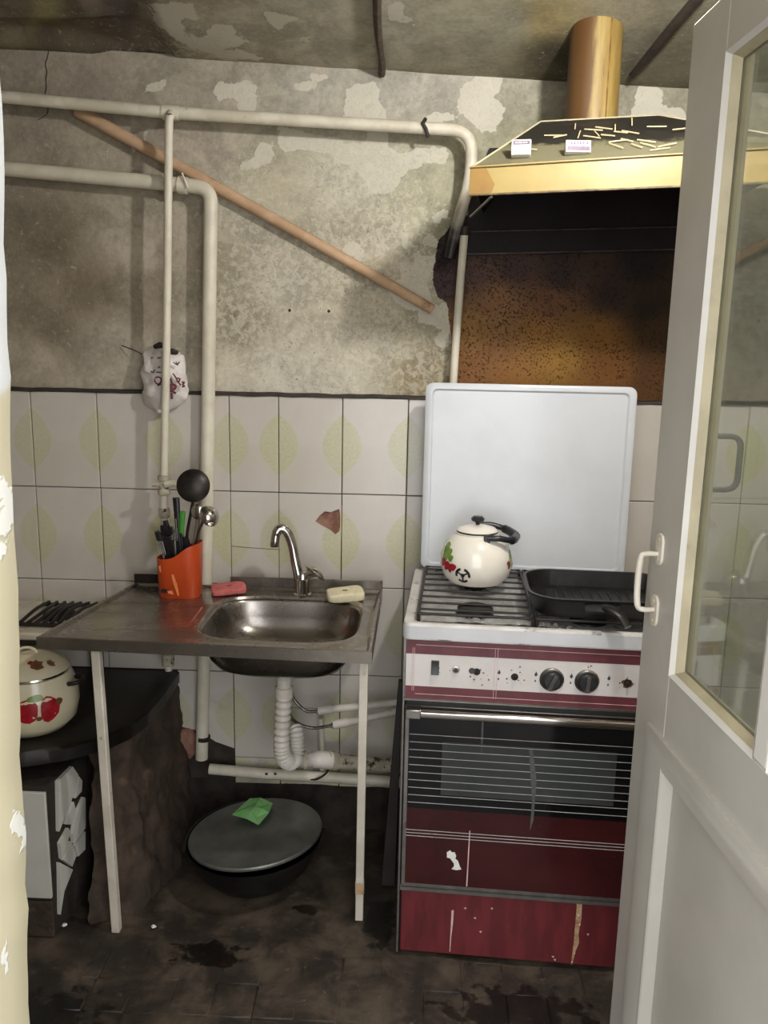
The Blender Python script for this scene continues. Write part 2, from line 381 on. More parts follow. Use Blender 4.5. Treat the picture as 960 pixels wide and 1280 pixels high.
# ------------------------------------------------------------------ fields on surfaces (stain maps authored on the wall, observed light and shade kept in their tones)
def poly_sd(P, poly):
    poly = np.array(poly, float); x, y = P[:, 0], P[:, 1]; n = len(poly)
    d = np.full(len(P), 1e9); ins = np.zeros(len(P), bool)
    for i in range(n):
        a = poly[i]; b = poly[(i+1) % n]; ab = b-a; L = ab@ab + 1e-9
        t = np.clip(((x-a[0])*ab[0]+(y-a[1])*ab[1])/L, 0, 1)
        d = np.minimum(d, np.hypot(x-a[0]-t*ab[0], y-a[1]-t*ab[1]))
        c = ((a[1] > y) != (b[1] > y)); xs = (b[0]-a[0])*(y-a[1])/((b[1]-a[1]) if abs(b[1]-a[1]) > 1e-9 else 1e-9)+a[0]
        ins ^= (c & (x < xs))
    return np.where(ins, d, -d)
def idw(P, pts, p=3.2):
    A = np.array([(a, b) for a, b, c in pts], float); C = np.array([lin(c)[:3] for a, b, c in pts])
    w = 1/(((P[:, None, :]-A[None])**2).sum(-1)+60)**(p/2); w /= w.sum(1, keepdims=True)
    return w@C
def set_col(me, name, arr):
    a = me.attributes.new(name, 'FLOAT_COLOR', 'POINT'); a.data.foreach_set('color', np.concatenate([arr, np.ones((len(arr), 1))], 1).astype(np.float32).ravel())
def set_f(me, name, arr):
    a = me.attributes.new(name, 'FLOAT', 'POINT'); a.data.foreach_set('value', arr.astype(np.float32))
Z = lambda ox, oy, s, l: [(ox+a/s, oy+b/s) for a, b in l]
PEEL = [
 Z(260,80,3.2,[(20,95),(60,70),(105,85),(150,70),(190,90),(185,120),(200,130),(185,190),(110,185),(120,150),(100,125),(50,140),(20,120)]),
 Z(260,80,3.2,[(340,85),(380,65),(420,70),(430,95),(400,112),(350,105)]),
 Z(260,80,3.2,[(410,42),(475,48),(480,62),(430,60)]),
 Z(260,80,3.2,[(545,105),(600,75),(660,70),(685,90),(675,150),(712,185),(720,270),(722,330),(760,360),(815,355),(830,335),(960,325),(960,400),(870,400),(800,430),(760,490),(720,520),(650,520),(630,460),(560,400),(520,420),(480,365),(410,345),(350,340),(310,355),(280,320),(280,250),(370,260),(420,290),(520,295),(540,318),(630,320),(640,265),(535,215),(545,150)]),
 Z(260,80,3.2,[(880,200),(960,190),(1000,215),(960,235),(880,235)]),
 Z(260,80,3.2,[(205,310),(240,310),(265,350),(255,400),(180,415),(130,430),(120,400),(180,370)]),
 Z(480,0,2,[(195,215),(235,185),(290,180),(300,200),(295,225),(270,240),(300,270),(300,300),(270,330),(240,330),(215,300),(180,275),(185,230)]),
 Z(480,0,2,[(105,290),(140,278),(172,280),(175,300),(110,306)]),
 Z(480,0,2,[(620,270),(640,215),(665,200),(700,230),(700,260),(750,270),(760,310),(620,300)]),
 Z(260,260,2.8235,[(690,90),(705,80),(702,135),(690,130)]),
 Z(260,260,2.8235,[(750,115),(780,85),(820,120),(815,140),(760,135)]),
 Z(260,260,2.8235,[(680,175),(720,210),(735,160),(760,170),(820,160),(835,190),(790,235),(770,265),(780,300),(800,340),(840,335),(860,360),(855,480),(820,500),(800,470),(830,430),(740,400),(740,370),(660,330),(620,245),(680,250),(670,200)]),
 Z(260,260,2.8235,[(480,150),(510,110),(555,150),(540,190),(500,185)]),
 Z(260,260,2.8235,[(790,20),(840,0),(850,30),(800,50)]),
 [(185,105),(206,102),(200,112),(178,118)], [(160,168),(185,165),(180,185),(165,190)],
 [(740,330),(745,322),(750,336),(744,340)],
]
GREASE = [(548,300),(540,345),(546,368),(560,380),(562,400),(566,470),(563,520),(1100,520),(1100,236),(592,236),(586,268),(566,282)]
TONE = [(20,90,'8c8375'),(120,100,'91887a'),(250,100,'918a7c'),(400,110,'9c978a'),(500,110,'a19c90'),(650,110,'9a9584'),(560,100,'a09b8f'),(820,110,'8d8877'),(900,200,'8a8472'),  # plaster tones as observed, with uneven light and shade near the hood left in
 (40,180,'8a8173'),(130,190,'948b7c'),(250,190,'a49b8c'),(330,230,'a39d88'),(430,230,'b0ab98'),(500,260,'a39f8a'),
 (60,290,'6f6656'),(110,360,'716756'),(60,400,'7d7363'),(170,300,'9d9484'),(40,460,'9a9080'),(150,440,'a2998a'),(235,300,'9a9181'),(235,430,'9f9686'),(190,380,'857b6b'),
 (290,330,'9b937f'),(350,350,'a39c8c'),(300,400,'8f8672'),(400,420,'aca492'),(450,330,'9d957f'),(500,420,'9c947f'),(350,470,'bdb6a6'),(430,475,'b8b1a0'),(280,470,'b3ab9a'),(530,475,'8a7c60'),(520,250,'a39f88'),(545,270,'8d8a74'),(560,220,'98947f'),(640,180,'8d8974'),
 (330,300,'a29b8a'),(480,300,'a49d8a')]
TONE2 = [(552,320,'1c1414'),(555,355,'3f3031'),(600,300,'1a1313'),(700,300,'160f10'),(800,330,'151012'),(600,340,'4c3830'),(640,335,'3a2926'),(700,345,'2a1d1c'),(620,375,'705032'),(690,380,'5a3d26'),(760,370,'251a16'),(810,390,'1f1712'),  # grease and soot colours; the dark upper ones also carry the hood's shadow
 (590,410,'7d5c30'),(680,420,'7a5526'),(750,420,'6f4c1e'),(820,410,'3a2813'),(600,455,'714c2b'),(640,480,'7d5628'),(700,440,'84612a'),(760,460,'64401b'),(820,470,'4a3016'),(940,420,'40321f'),(1000,300,'1e1815'),(950,490,'4a3a28')]
MOLD = [(440,230,70),(490,290,80),(420,330,90),(340,350,80),(470,420,100),(540,470,60),(300,400,70),(300,260,60),(520,330,60),(350,460,90),(400,470,90)]

# ------------------------------------------------------------------ room shell
XL, XR, YF, ZC = -1.45, 1.25, -1.75, 2.24
def zceil(x): return 2.236-(x+.1)*.045
b = MB()
nx, nz = 271, 100
xs = np.linspace(XL, XR, nx); 
V = []; F = []
for j in range(nz):
    for i in range(nx):
        x = xs[i]; z0 = 1.352; z1 = zceil(x)+.01
        z = z0+(z1-z0)*j/(nz-1); V.append((x, .02+.003*mnoise.noise(Vector((x*5, 0, z*5))), z))
for j in range(nz-1):
    for i in range(nx-1): a = j*nx+i; F.append((a, a+1, a+nx+1, a+nx))
b.add(V, F)
# lower masonry behind the tiles, and the back of the wall
b.box(XL, XR, .006, .12, 0, 1.35); b.box(XL, XR, .06, .12, 1.351, 2.34)
wall_back = b.build('wall_back', M['plaster'], smooth=30); tag(wall_back, kind='structure')
P3 = np.array([v.co[:] for v in wall_back.data.vertices]); px = proj(P3)
sd = np.max([poly_sd(px, p) for p in PEEL], 0)
wall_back.data.materials.append(M['groutwall'])
nq = (nx-1)*(nz-1)
for i, p in enumerate(wall_back.data.polygons):
    if i >= nq: p.material_index = 1
set_f(wall_back.data, 'peel', np.clip(.5+sd/24, 0, 1)); set_f(wall_back.data, 'grease', np.clip(.5+poly_sd(px, GREASE)/40, 0, 1))
set_col(wall_back.data, 'tone', idw(px, TONE)); set_col(wall_back.data, 'tone2', idw(px, TONE2))
md = np.zeros(len(px))
for a, c, r_ in MOLD: md = np.maximum(md, np.exp(-((px[:, 0]-a)**2+(px[:, 1]-c)**2)/(r_*r_)))
set_f(wall_back.data, 'mold', md)

def tile_obj(x0, x1, z0, z1, poly=None):
    "one wall tile: front split in the middle so the UV (distance to nearest side edge, height) stays linear"
    w, h = x1-x0, z1-z0; g = .0012; cx, cz = (x0+x1)/2, (z0+z1)/2
    key = (round(w, 3), round(h, 3), None)
    me = TM.get(key) if poly is None else None
    if me is None:
        me = bpy.data.meshes.new('tile'); hw, hh, c, dp = w/2-g, h/2-g, .0018, .008
        if poly is None:
            vs = [(-hw, dp, -hh), (hw, dp, -hh), (hw, dp, hh), (-hw, dp, hh)]
            for sx in (-1, 0, 1):
                for sz in (-1, 1): vs.append((sx*(hw-c), 0, sz*(hh-c)))
            vs += [(-hw, c, -hh), (hw, c, -hh), (hw, c, hh), (-hw, c, hh)]
            # 4:-- 5:-+ 6:0- 7:0+ 8:+- 9:++ ; 10..13 outer ring at chamfer
            fs = [(4,6,7,5), (6,8,9,7), (10,11,8,6,4), (11,12,9,8), (12,13,5,7,9), (13,10,4,5), (0,1,11,10), (1,2,12,11), (2,3,13,12), (3,0,10,13)]
        else:
            bm = bmesh.new(); rings = []
            for lp in poly: 
                vv = [bm.verts.new((p[0]-cx, 0, p[1]-cz)) for p in lp]
                rings.append([bm.edges.new((vv[i], vv[(i+1) % len(vv)])) for i in range(len(vv))])
            bmesh.ops.triangle_fill(bm, use_beauty=True, edges=[e for r_ in rings for e in r_])
            ex = bmesh.ops.extrude_face_region(bm, geom=list(bm.faces))
            bmesh.ops.translate(bm, verts=[q for q in ex['geom'] if isinstance(q, bmesh.types.BMVert)], vec=(0, dp, 0))
            bm.verts.index_update(); vs = [v.co[:] for v in bm.verts]; fs = [tuple(v.index for v in f.verts) for f in bm.faces]; bm.free()
        me.from_pydata(vs, [], fs)
        bm = bmesh.new(); bm.from_mesh(me); bmesh.ops.recalc_face_normals(bm, faces=bm.faces)
        uvl = bm.loops.layers.uv.new('UVMap'); uvw = bm.loops.layers.uv.new('Width')
        for f in bm.faces:
            for l in f.loops: l[uvl].uv = (l.vert.co.x+cx-x0 if poly is not None else l.vert.co.x+w/2, l.vert.co.z); l[uvw].uv = (w, 0)
        bm.to_mesh(me); bm.free(); me.materials.append(M['tile'])
        if poly is None: TM[key] = me
    o = bpy.data.objects.new('tile', me); COL.objects.link(o); o.parent = wall_back
    o.location = (cx, random.uniform(-.0012, .0008), cz); o.rotation_euler = (R(random.uniform(-.25,.25)), 0, R(random.uniform(-.3,.3)))
    return o
TM = {}
XJ = [-1.45, -1.304, -1.112, -.916, -.720, -.526, -.381, -.194, -.003, .192, .387, .582, .777, .972, 1.167, 1.25]
ZJ = [.13, .22, .506, .788, 1.074, 1.358]
chip = [at(a, b)[[0, 2]] for a, b in [(394,652),(399,645),(406,639),(414,640),(424,636),(426.2,644),(426.4,658),(424,664),(419,668),(412,662),(404,658)]]
for i in range(len(XJ)-1):
    for j in range(len(ZJ)-1):
        x0, x1, z0, z1 = XJ[i], XJ[i+1], ZJ[j], ZJ[j+1]
        if x1 < -.71 and z1 < .51: continue                      # hidden behind / never laid beside the clay oven
        if i == 6 and j == 3:                                    # chipped tile: brick shows through
            g = .0012; outer = [(x0+g,z0+g),(x1-g,z0+g),(x1-g,z1-g),(x0+g,z1-g)]
            inner = [(min(p[0], x1-.004), p[1]) for p in chip]
            tile_obj(x0, x1, z0, z1, [outer, inner])
        elif i == 5 and j == 3:                                  # cracked across
            a, c = at(300, 683)[2], at(346, 687)[2]; g = .0012
            tile_obj(x0, x1, z0, z1, [[(x0+g,z0+g),(x1-g,z0+g),(x1-g,c-.001),(x0+.05,(a+c)/2-.001),(x0+g,a-.001)]])
            tile_obj(x0, x1, z0, z1, [[(x0+g,z1-g),(x1-g,z1-g),(x1-g,c+.001),(x0+.05,(a+c)/2+.001),(x0+g,a+.001)]])
        elif i == 4 and j == 1:                                  # broken lower left corner
            g = .0012; tile_obj(x0, x1, z0, z1, [[(x0+.012,z1-.02),(x0+.02,z1-g),(x1-g,z1-g),(x1-g,z0+.03),(x1-.06,z0+.05),(x0+.08,z0+.085),(x0+.012,z0+.10),(x0+.018,z0+.16),(x0+.008,z0+.22)]])
        elif i == 4 and j == 0: continue
        elif i == 6 and j == 1:
            g = .0012; zc = at(380, 885)[2]
            tile_obj(x0, x1, z0, z1, [[(x0+g,z0+g),(x1-g,z0+g),(x1-g,zc-.001),(x0+g,zc-.001)]])
            tile_obj(x0, x1, z0, z1, [[(x0+g,z1-g),(x1-g,z1-g),(x1-g,zc+.001),(x0+g,zc+.001)]])
        else: tile_obj(x0, x1, z0, z1)
# brick seen in the chipped tile and beside the broken one
b = MB(); c0 = np.mean(chip, 0); b.grid(lambda u, v: (c0[0]-.05+.1*u, .0045+.002*mnoise.noise(Vector((u*9, v*9, 3))), c0[1]-.05+.1*v), 14, 14)
o = b.build('exposed_brick', M['brick'], wall_back); o['label'] = 'rough red brick showing through the chipped tile'
b = MB(); q = at(232, 930); b.ell((q[0], .004, q[2]), .036, .012, .055); b.jitter(.006, 25, 2)
o = b.build('exposed_brick', M['brick'], wall_back); o['label'] = 'rounded red brick bared beside the broken tile'
# grimy ledge on top of the tiles, dirty skirting
b = MB(); n = 120
b.grid(lambda u, v: (XL+(XR-XL)*u, [.0195, -.004, -.006, .004][int(round(v*3))]+.0015*mnoise.noise(Vector((u*60, v*3, 0))), [1.367, 1.364, 1.357, 1.354][int(round(v*3))]+.003*mnoise.noise(Vector((u*45, 2, v)))), n, 4)
tag(b.build('trim_1', M['ledge'], smooth=50), kind='structure')
b = MB(); b.grid(lambda u, v: (XL+(XR-XL)*u, [.004, -.004, -.012, -.02][int(round(v*3))]+.004*mnoise.noise(Vector((u*30, v*3, 0))), [.14, .125, .06, -.005][int(round(v*3))]+.008*mnoise.noise(Vector((u*25, 2, v)))), 120, 4)
tag(b.build('baseboard_back', M['mortar'], smooth=50), kind='structure')

cr = [at(a, c, .019) for a, c in Z(0,0,3,[(183,188),(178,215),(170,240),(176,270),(172,300),(174,330),(170,355),(180,395),(178,425)])]
MB().tube(bez(cr, 4), .0013, 6).build('crack', M['ledge'], wall_back)
MB().tube(bez([at(a, c, .019) for a, c in Z(0,0,3,[(178,425),(160,440),(142,450)])], 3), .0009, 6).build('crack', M['ledge'], wall_back)
for a, c in ((362, 388), (411, 389)):
    p = at(a, c, .0195); MB().ell(p, .0045, .002, .0045, 10, 6).build('nail_hole', M['dark'], wall_back)
# ceiling with a hollow where the plaster fell
b = MB(); nx2, ny2 = 136, 46
HOL = [(-60,24),(60,27),(130,27),(180,34),(205,52),(215,74),(150,72),(100,60),(0,54),(-60,52)]
HOL2 = [(95,-30),(170,-30),(190,20),(200,45),(160,36),(120,24)]
V = []
for j in range(ny2):
    for i in range(nx2):
        x = XL+(XR-XL)*i/(nx2-1); y = .03-.62*j/(ny2-1); V.append((x, y, zceil(x)+.13*max(0, -y)+.006*mnoise.noise(Vector((x*4, y*6, 1)))))
V = np.array(V); pc = proj(V); h = np.clip(poly_sd(pc, HOL)/10+.3, 0, 1); h2 = np.clip(poly_sd(pc, HOL2)/10+.3, 0, 1)
V[:, 2] += h*.028+h2*.016
b.add(V, [(j*nx2+i, j*nx2+i+1, (j+1)*nx2+i+1, (j+1)*nx2+i) for j in range(ny2-1) for i in range(nx2-1)])
b.hexa([(XL,-.585,zceil(XL)+.075),(XR,-.585,zceil(XR)+.075),(XR,YF-.12,zceil(XR)+.075),(XL,YF-.12,zceil(XL)+.075),(XL,-.585,2.42),(XR,-.585,2.42),(XR,YF-.12,2.42),(XL,YF-.12,2.42)])
b.box(XL, XR, -.59, .12, 2.40, 2.42)
ceil = b.build('ceiling', M['ceilplaster'], smooth=40); tag(ceil, kind='structure')
P3 = np.array([v.co[:] for v in ceil.data.vertices]); pc = proj(P3)
pc[P3[:, 1] < -.6] = (1500, -300)
CPEEL = [Z(0,0,2,[(655,25),(690,30),(765,40),(730,55),(690,78),(660,60)]), Z(0,0,2,[(750,92),(775,92),(778,108),(756,108)]),
 Z(0,0,2,[(390,20),(440,40),(470,80),(500,95),(540,60),(580,60),(590,90),(640,100),(600,115),(530,140),(490,130),(420,90),(380,60)]),
 Z(480,0,2,[(8,10),(30,0),(50,5),(60,40),(90,58),(70,66),(12,45)]), [(180,5),(240,0),(250,25),(215,30)], [(250,62),(300,60),(340,75),(280,76)]]
CT = [(20,8,'6d6455'),(55,14,'8a8360'),(100,8,'5c5244'),(60,40,'4c4338'),(130,45,'4f463b'),(150,15,'4f4942'),(190,45,'6a6153'),(200,15,'827a6c'),(260,30,'8b8373'),(300,10,'8f8878'),(400,30,'97917f'),(480,40,'959080'),(330,70,'8d8574'),(420,75,'918b7a'),(560,30,'8d8875'),(560,75,'857f6d'),(640,30,'878270'),(680,30,'8a7d58'),(690,70,'4c4638'),(780,40,'7a7462'),(820,80,'6c6655'),(900,20,'7a7462'),(1500,-300,'948d7c')]  # dark tones at the far left paint the shade inside the hollow
set_f(ceil.data, 'peel', np.clip(.45+np.max([poly_sd(pc, p) for p in CPEEL], 0)/24, 0, 1)); set_col(ceil.data, 'tone', idw(pc, CT))
set_f(ceil.data, 'mold', np.exp(-((pc[:, 0]-230)**2/8000+(pc[:, 1]-60)**2/900))*.8)

# floor
def floor_mat():
    t = NT('filthy_floor'); co = t.n('ShaderNodeNewGeometry').outputs['Position']
    n1 = t.noise(7, 8, .66, co, .4); n2 = t.noise(38, 7, .7, co); n3 = t.noise(3.2, 5, .55, co)
    col = t.mix(t.step(n1, .38, .66), lin('2b241d'), lin('5a4e41'))
    col = t.mix(t.math('MULTIPLY', t.step(n3, .5, .62), .75), col, lin('211d19'))
    col = t.mix(t.math('MULTIPLY', t.step(n2, .6, .72), .5), col, lin('82755f'))
    P = t.sep(co); wet = None
    for a_, c_, rx, ry in ((262,1190,.13,.055), (640,1262,.24,.10), (385,1136,.05,.03), (476,1150,.06,.14), (60,1270,.18,.10)):
        p = atz(a_, c_, 0); ex = t.math('DIVIDE', t.math('SUBTRACT', P[0], p[0]), rx); ey = t.math('DIVIDE', t.math('SUBTRACT', P[1], p[1]), ry)
        e_ = t.math('SUBTRACT', 1.0, t.math('SQRT', t.math('ADD', t.math('MULTIPLY', ex, ex), t.math('MULTIPLY', ey, ey)))); wet = e_ if wet is None else t.math('MAXIMUM', wet, e_)
    wm = t.step(t.math('ADD', wet, t.math('MULTIPLY', t.math('SUBTRACT', t.noise(22, 7, .62, co), .5), 2.6)), .22, .5)
    col = t.mix(t.math('MULTIPLY', wm, .85), col, lin('0c0b0a'))
    red = t.step(t.noise(11, 4, .6, co), .66, .76); col = t.mix(t.math('MULTIPLY', red, .35), col, lin('5a2f22'))
    t.set(Base_Color=col, Roughness=t.math('SUBTRACT', .62, t.math('MULTIPLY', wm, .3))); t.bump(t.math('ADD', n2, n1), .5, .004)
    return t.m
M['floor'] = floor_mat()
b = MB(); V = []; nx3, ny3 = 140, 80
for j in range(ny3):
    for i in range(nx3):
        x = XL+(XR-XL)*i/(nx3-1); y = .01-1.16*j/(ny3-1)
        V.append((x, y, -.004+.006*mnoise.noise(Vector((x*8, y*8, 5)))))
b.add(V, [(j*nx3+i, j*nx3+i+1, (j+1)*nx3+i+1, (j+1)*nx3+i) for j in range(ny3-1) for i in range(nx3-1)])
b.box(-3, 3, -4.5, -1.14, -.1, -.004); b.box(XL, XR, -1.14, .12, -.1, -.02)
floor = b.build('floor', M['floor'], smooth=60); tag(floor, kind='structure')
ftm = None
for i in range(17):
    for j in range(7):
        x0 = -.91+.0975*i; y0 = -1.075+.0995*j; cx, cy = x0+.049, y0+.05
        g = MB(); g.box(-.0478, .0478, -.0488, .0488, -.014, .0)
        if ftm is None:
            o = g.build('floor_tile', M['floor'], floor, bevel=0.0025, bseg=1, off=(0,0,0)); ftm = o.data
        else:
            o = bpy.data.objects.new('floor_tile', ftm); COL.objects.link(o); o.parent = floor
            m_ = o.modifiers.new('bevel', 'BEVEL'); m_.width = .0025; m_.segments = 1
        o.location = (cx, cy, random.uniform(-.0042, -.0008) - max(0, (cy+.66)*.03)); o.rotation_euler = (R(random.uniform(-.6,.6)), R(random.uniform(-.6,.6)), R(random.uniform(-.8,.8)))

# side walls, front wall with doorway and window
tag(MB().box(XL-.12, XL, YF-.12, .12, 0, 2.42).build('wall_left', M['wallplain'], smooth=None), kind='structure')
tag(MB().box(XR, XR+.12, YF-.12, .12, 0, 2.42).build('wall_right', M['wallplain'], smooth=None), kind='structure')
DX0, DX1, DZ = -.42, .50, 2.02
b = MB(); y0, y1 = YF-.12, YF
b.box(XL, DX0, y0, y1, 0, 2.42); b.box(DX0, DX1, y0, y1, DZ, 2.42)
b.box(DX1, XR, y0, y1, 0, 2.42)
tag(b.build('wall_front', M['wallplain'], smooth=None), kind='structure')
# bare bulb hanging from the ceiling between hood and door (above the picture): the kitchen's own lamp
LB = (.45, -1.0, 2.13)
def emit(name, col, st):
    t = NT(name); e = t.n('ShaderNodeEmission'); e.inputs[0].default_value = col; e.inputs[1].default_value = st; t.link(e.outputs[0], t.out.inputs['Surface']); return t.m
lamp = thing('ceiling_bulb', 'bare glowing light bulb hanging from the ceiling between the hood and the open door', 'lamp', LB)
MB().lathe([(.001,-.038),(.018,-.034),(.031,-.018),(.033,-.004),(.026,.016),(.014,.032),(.013,.040)], LB, 24).build('bulb', emit('glowing_bulb', (1, .98, .955, 1), BULB), lamp)
MB().lathe([(.0145,.036),(.017,.038),(.017,.066),(.006,.076)], LB, 16).build('socket', M['sideblack'], lamp)
MB().tube([(LB[0],LB[1],LB[2]+.07),(LB[0],LB[1],zceil(LB[0])+.08)], .003, 8).build('cord', M['sideblack'], lamp)
# door frame: chipped cream jamb at the left, plain jamb at the hinge side, lintel
b = MB(); zs = np.linspace(0, DZ, 90); J = [(-.279,1.7),(-.291,1.447),(-.296,1.314),(-.299,1.184),(-.308,.905)]
def jx(z): return -.279-.029*(1.7-z)/.8 + .0035*mnoise.noise(Vector((0, 3, z*9)))+.0022*mnoise.noise(Vector((0, 7, z*30)))
prof = lambda u, z: [(-.43, YF-.125), (jx(z)-.014, YF-.125), (jx(z)-.004, YF-.11), (jx(z)-.002, YF-.03), (jx(z), YF-.006), (jx(z)-.006, YF+.004), (-.43, YF+.006)][u]
b.grid(lambda u, v: prof(int(round(u*6)), v*DZ)+(v*DZ,), 7, 90)
def jamb_mat():
    t = NT('chipped_jamb_paint'); co = t.n('ShaderNodeNewGeometry').outputs['Position']; z = t.sep(co)[2]
    n1 = t.noise(5, 6, .6, co); n2 = t.noise(13, 5, .55, co)
    col = t.mix(n1, lin('b3ac92'), lin('a69d82'))
    up = t.step(t.math('ADD', z, t.math('MULTIPLY', t.math('SUBTRACT', n2, .5), .25)), 1.43, 1.46)
    col = t.mix(up, col, lin('b9bab9')); ch = t.step(n2, .60, .615); col = t.mix(ch, col, lin('cbc9c1'))
    t.set(Base_Color=col, Roughness=.42); t.bump(t.math('ADD', n1, ch), .4, .004); return t.m
M['jamb'] = jamb_mat()
tag(b.build('trim_2', M['jamb'], smooth=60), kind='structure')
tag(MB().box(.455, .505, YF-.125, YF-.045, 0, DZ).build('trim_3', M['doorwhite'], bevel=.003), kind='structure')
tag(MB().box(-.43, .505, YF-.125, YF-.045, 1.965, DZ+.01).build('trim_4', M['doorwhite'], bevel=.003), kind='structure')

# ------------------------------------------------------------------ door (local x from free edge to hinge, local y away from the camera side)
door = thing('door_1', None, None, (.395, -1.05, .012), math.atan2(-.9974, .0725), kind='structure')
Z3 = (0, 0, 0)
def dpart(name, mb, m, **k): return mb.build(name, m, door, off=Z3, **k)
DT = .04; ST = .122; ZB = .995; ZTp = 1.862; DW = .70; DH = 1.94
dpart('stile', MB().box(0, ST, 0, DT, .0, DH), M['doorpaint'], bevel=.003)
dpart('stile', MB().box(.578, DW, 0, DT, .0, DH), M['doorpaint'], bevel=.003)
dpart('top_rail', MB().box(ST, .578, 0, DT, ZTp, DH), M['doorpaint'], bevel=.002)
dpart('lock_rail', MB().box(ST, .578, 0, DT, .885, ZB), M['doorpaint'], bevel=.002)
dpart('bottom_rail', MB().box(ST, .578, 0, DT, 0, .16), M['doorpaint'], bevel=.002)
dpart('glazing_bar', MB().box(.378, .412, -.001, DT, ZB, ZTp), M['doorwhite'], bevel=.004)
for u0, u1 in ((ST, .378), (.412, .578)):
    g = dpart('pane', MB().box(u0-.004, u1+.004, .019, .022, ZB-.004, ZTp+.004), M['glass'], smooth=None)
    # white step then beige putty bead, on four sides, front and back of the pane
    def bead(a, b2, y0, y1, w0, w1):
        m = MB()
        o4 = [(u0+a, ZB+a), (u1-a, ZB+a), (u1-a, ZTp-a), (u0+a, ZTp-a)]; i4 = [(u0+b2, ZB+b2), (u1-b2, ZB+b2), (u1-b2, ZTp-b2), (u0+b2, ZTp-b2)]
        vs = [(p[0], y0, p[1]) for p in o4]+[(p[0], y1, p[1]) for p in i4]+[(p[0], y1, p[1]) for p in o4]
        fs = []
        for i in range(4): j = (i+1) % 4; fs += [(i, j, j+4, i+4), (i+4, j+4, j+8, i+8)]
        return m.add(vs, fs)
    dpart('glazing_bead', bead(-.001, .004, -.001, .0065, 0, 0), M['doorwhite'], smooth=None)
    dpart('putty', bead(.003, .010, .0066, .0188, 0, 0), M['putty'], smooth=None)
    dpart('putty', bead(.0, .012, .0385, .0222, 0, 0), M['putty'], smooth=None)
# lower field: broad white bevelled moulding round a sunk panel
PX0, PX1, PZ0, PZ1 = .066, .634, .10, .892
dpart('panel', MB().box(ST-.01, .59, .0185, .028, .15, .90), M['doorpaint'], smooth=None)
m = MB(); o4 = [(PX0, PZ0), (PX1, PZ0), (PX1, PZ1), (PX0, PZ1)]
prof = [(0, 0), (0, -.006), (.010, -.0085), (.030, -.006), (.056, .002), (.064, .0186)]
vs = []
for dd, yy in prof: vs += [(PX0+dd, yy, PZ0+dd), (PX1-dd, yy, PZ0+dd), (PX1-dd, yy, PZ1-dd), (PX0+dd, yy, PZ1-dd)]
m.add(vs, [(k*4+i, k*4+(i+1) % 4, (k+1)*4+(i+1) % 4, (k+1)*4+i) for k in range(len(prof)-1) for i in range(4)])
dpart('panel_moulding', m, M['doorpaint'], smooth=40)
# pull handle on the visible side: two rounded plates, knuckles, bowed grip
h = dpart('pull_handle', MB().tube(bez([(.047,-.004,1.166),(.047,-.022,1.166),(.047,-.030,1.160),(.044,-.031,1.12),(.046,-.029,1.082),(.05,-.021,1.076),(.05,-.004,1.076)], 6), [.004]*3+[.0042]*10+[.005]*12+[.0042]*9+[.004]*3, 12), M['legpaint'])
for zc in (1.172, 1.072):
    p_ = MB().prism(rrect(.034, .062, zc-.024, zc+.028, .0135, 6), 1, -.004, .0005)
    pl = dpart('handle_plate', p_, M['legpaint'], bevel=.0015)
    for dz in (-.014, .018): dpart('screw', MB().lathe([(.0035, 0), (.0035, .0012), (.002, .002)], (.048, -.0042, zc+dz), 10, Matrix.Rotation(R(90), 3, 'X')), M['putty'])
dpart('rear_pull_handle', MB().tube(bend([(.085,DT-.002,1.355),(.085,DT+.052,1.355),(.085,DT+.052,1.275),(.085,DT-.002,1.275)], .018), .006, 12, flat=.7), M['sideblack'])

# ------------------------------------------------------------------ wall pipes, pole, bag
def pv(px, py, y): return Vector(at(px, py, y).tolist())
def sub(*a): return Vector([float(q) for q in a])
# upper gas pipe with soot on its lower leg
def sooty_pipe():
    t = NT('cream_pipe_sooted_low'); co = t.n('ShaderNodeNewGeometry').outputs['Position']
    n1 = t.noise(14, 6); z = t.sep(co)[2]
    col = t.mix(t.step(n1, .4, .6), lin('d9d2c0'), lin('c9c1ad'))
    s = t.step(t.math('ADD', z, t.math('MULTIPLY', t.math('SUBTRACT', t.noise(9, 5, .6, co), .5), .16)), 1.92, 1.80)
    col = t.mix(s, col, lin('1b1413')); sp = t.step(t.noise(40, 4, .6, co), .68, .76); col = t.mix(t.math('MULTIPLY', sp, .6), col, lin('6b5a44'))
    t.set(Base_Color=col, Roughness=.45); t.bump(t.noise(35, 4), .25, .002); return t.m
M['sootpipe'] = sooty_pipe()
yA = -.055
p0 = pv(-60, 115, yA)
g = thing('gas_pipe', 'cream painted gas pipe running along the wall under the ceiling, sooted where it drops', 'pipe', p0)
pp = bend([p0, pv(213, 141, yA), pv(532, 160, yA), pv(590, 164, yA), pv(589, 222, yA), pv(570, 285, -.03), pv(562, 322, -.012)], .055, 8)
MB().tube(pp, .0158, 16).build('pipe_run', M['sootpipe'], g)
q = pv(530, 160, yA)
MB().tube([q+sub(.003,-.004,.021), q+sub(-.004,-.019,.006), q+sub(.004,-.019,-.006), q+sub(.012,-.012,-.026)], .005, 8).build('pipe_tie', M['rodmat'], g)
t_ = pv(213, 141, yA)
MB().tube([t_+sub(-.02,0,.001), t_+sub(.022,0,-.001)], .019, 14).build('tee_fitting', M['pipe'], g)
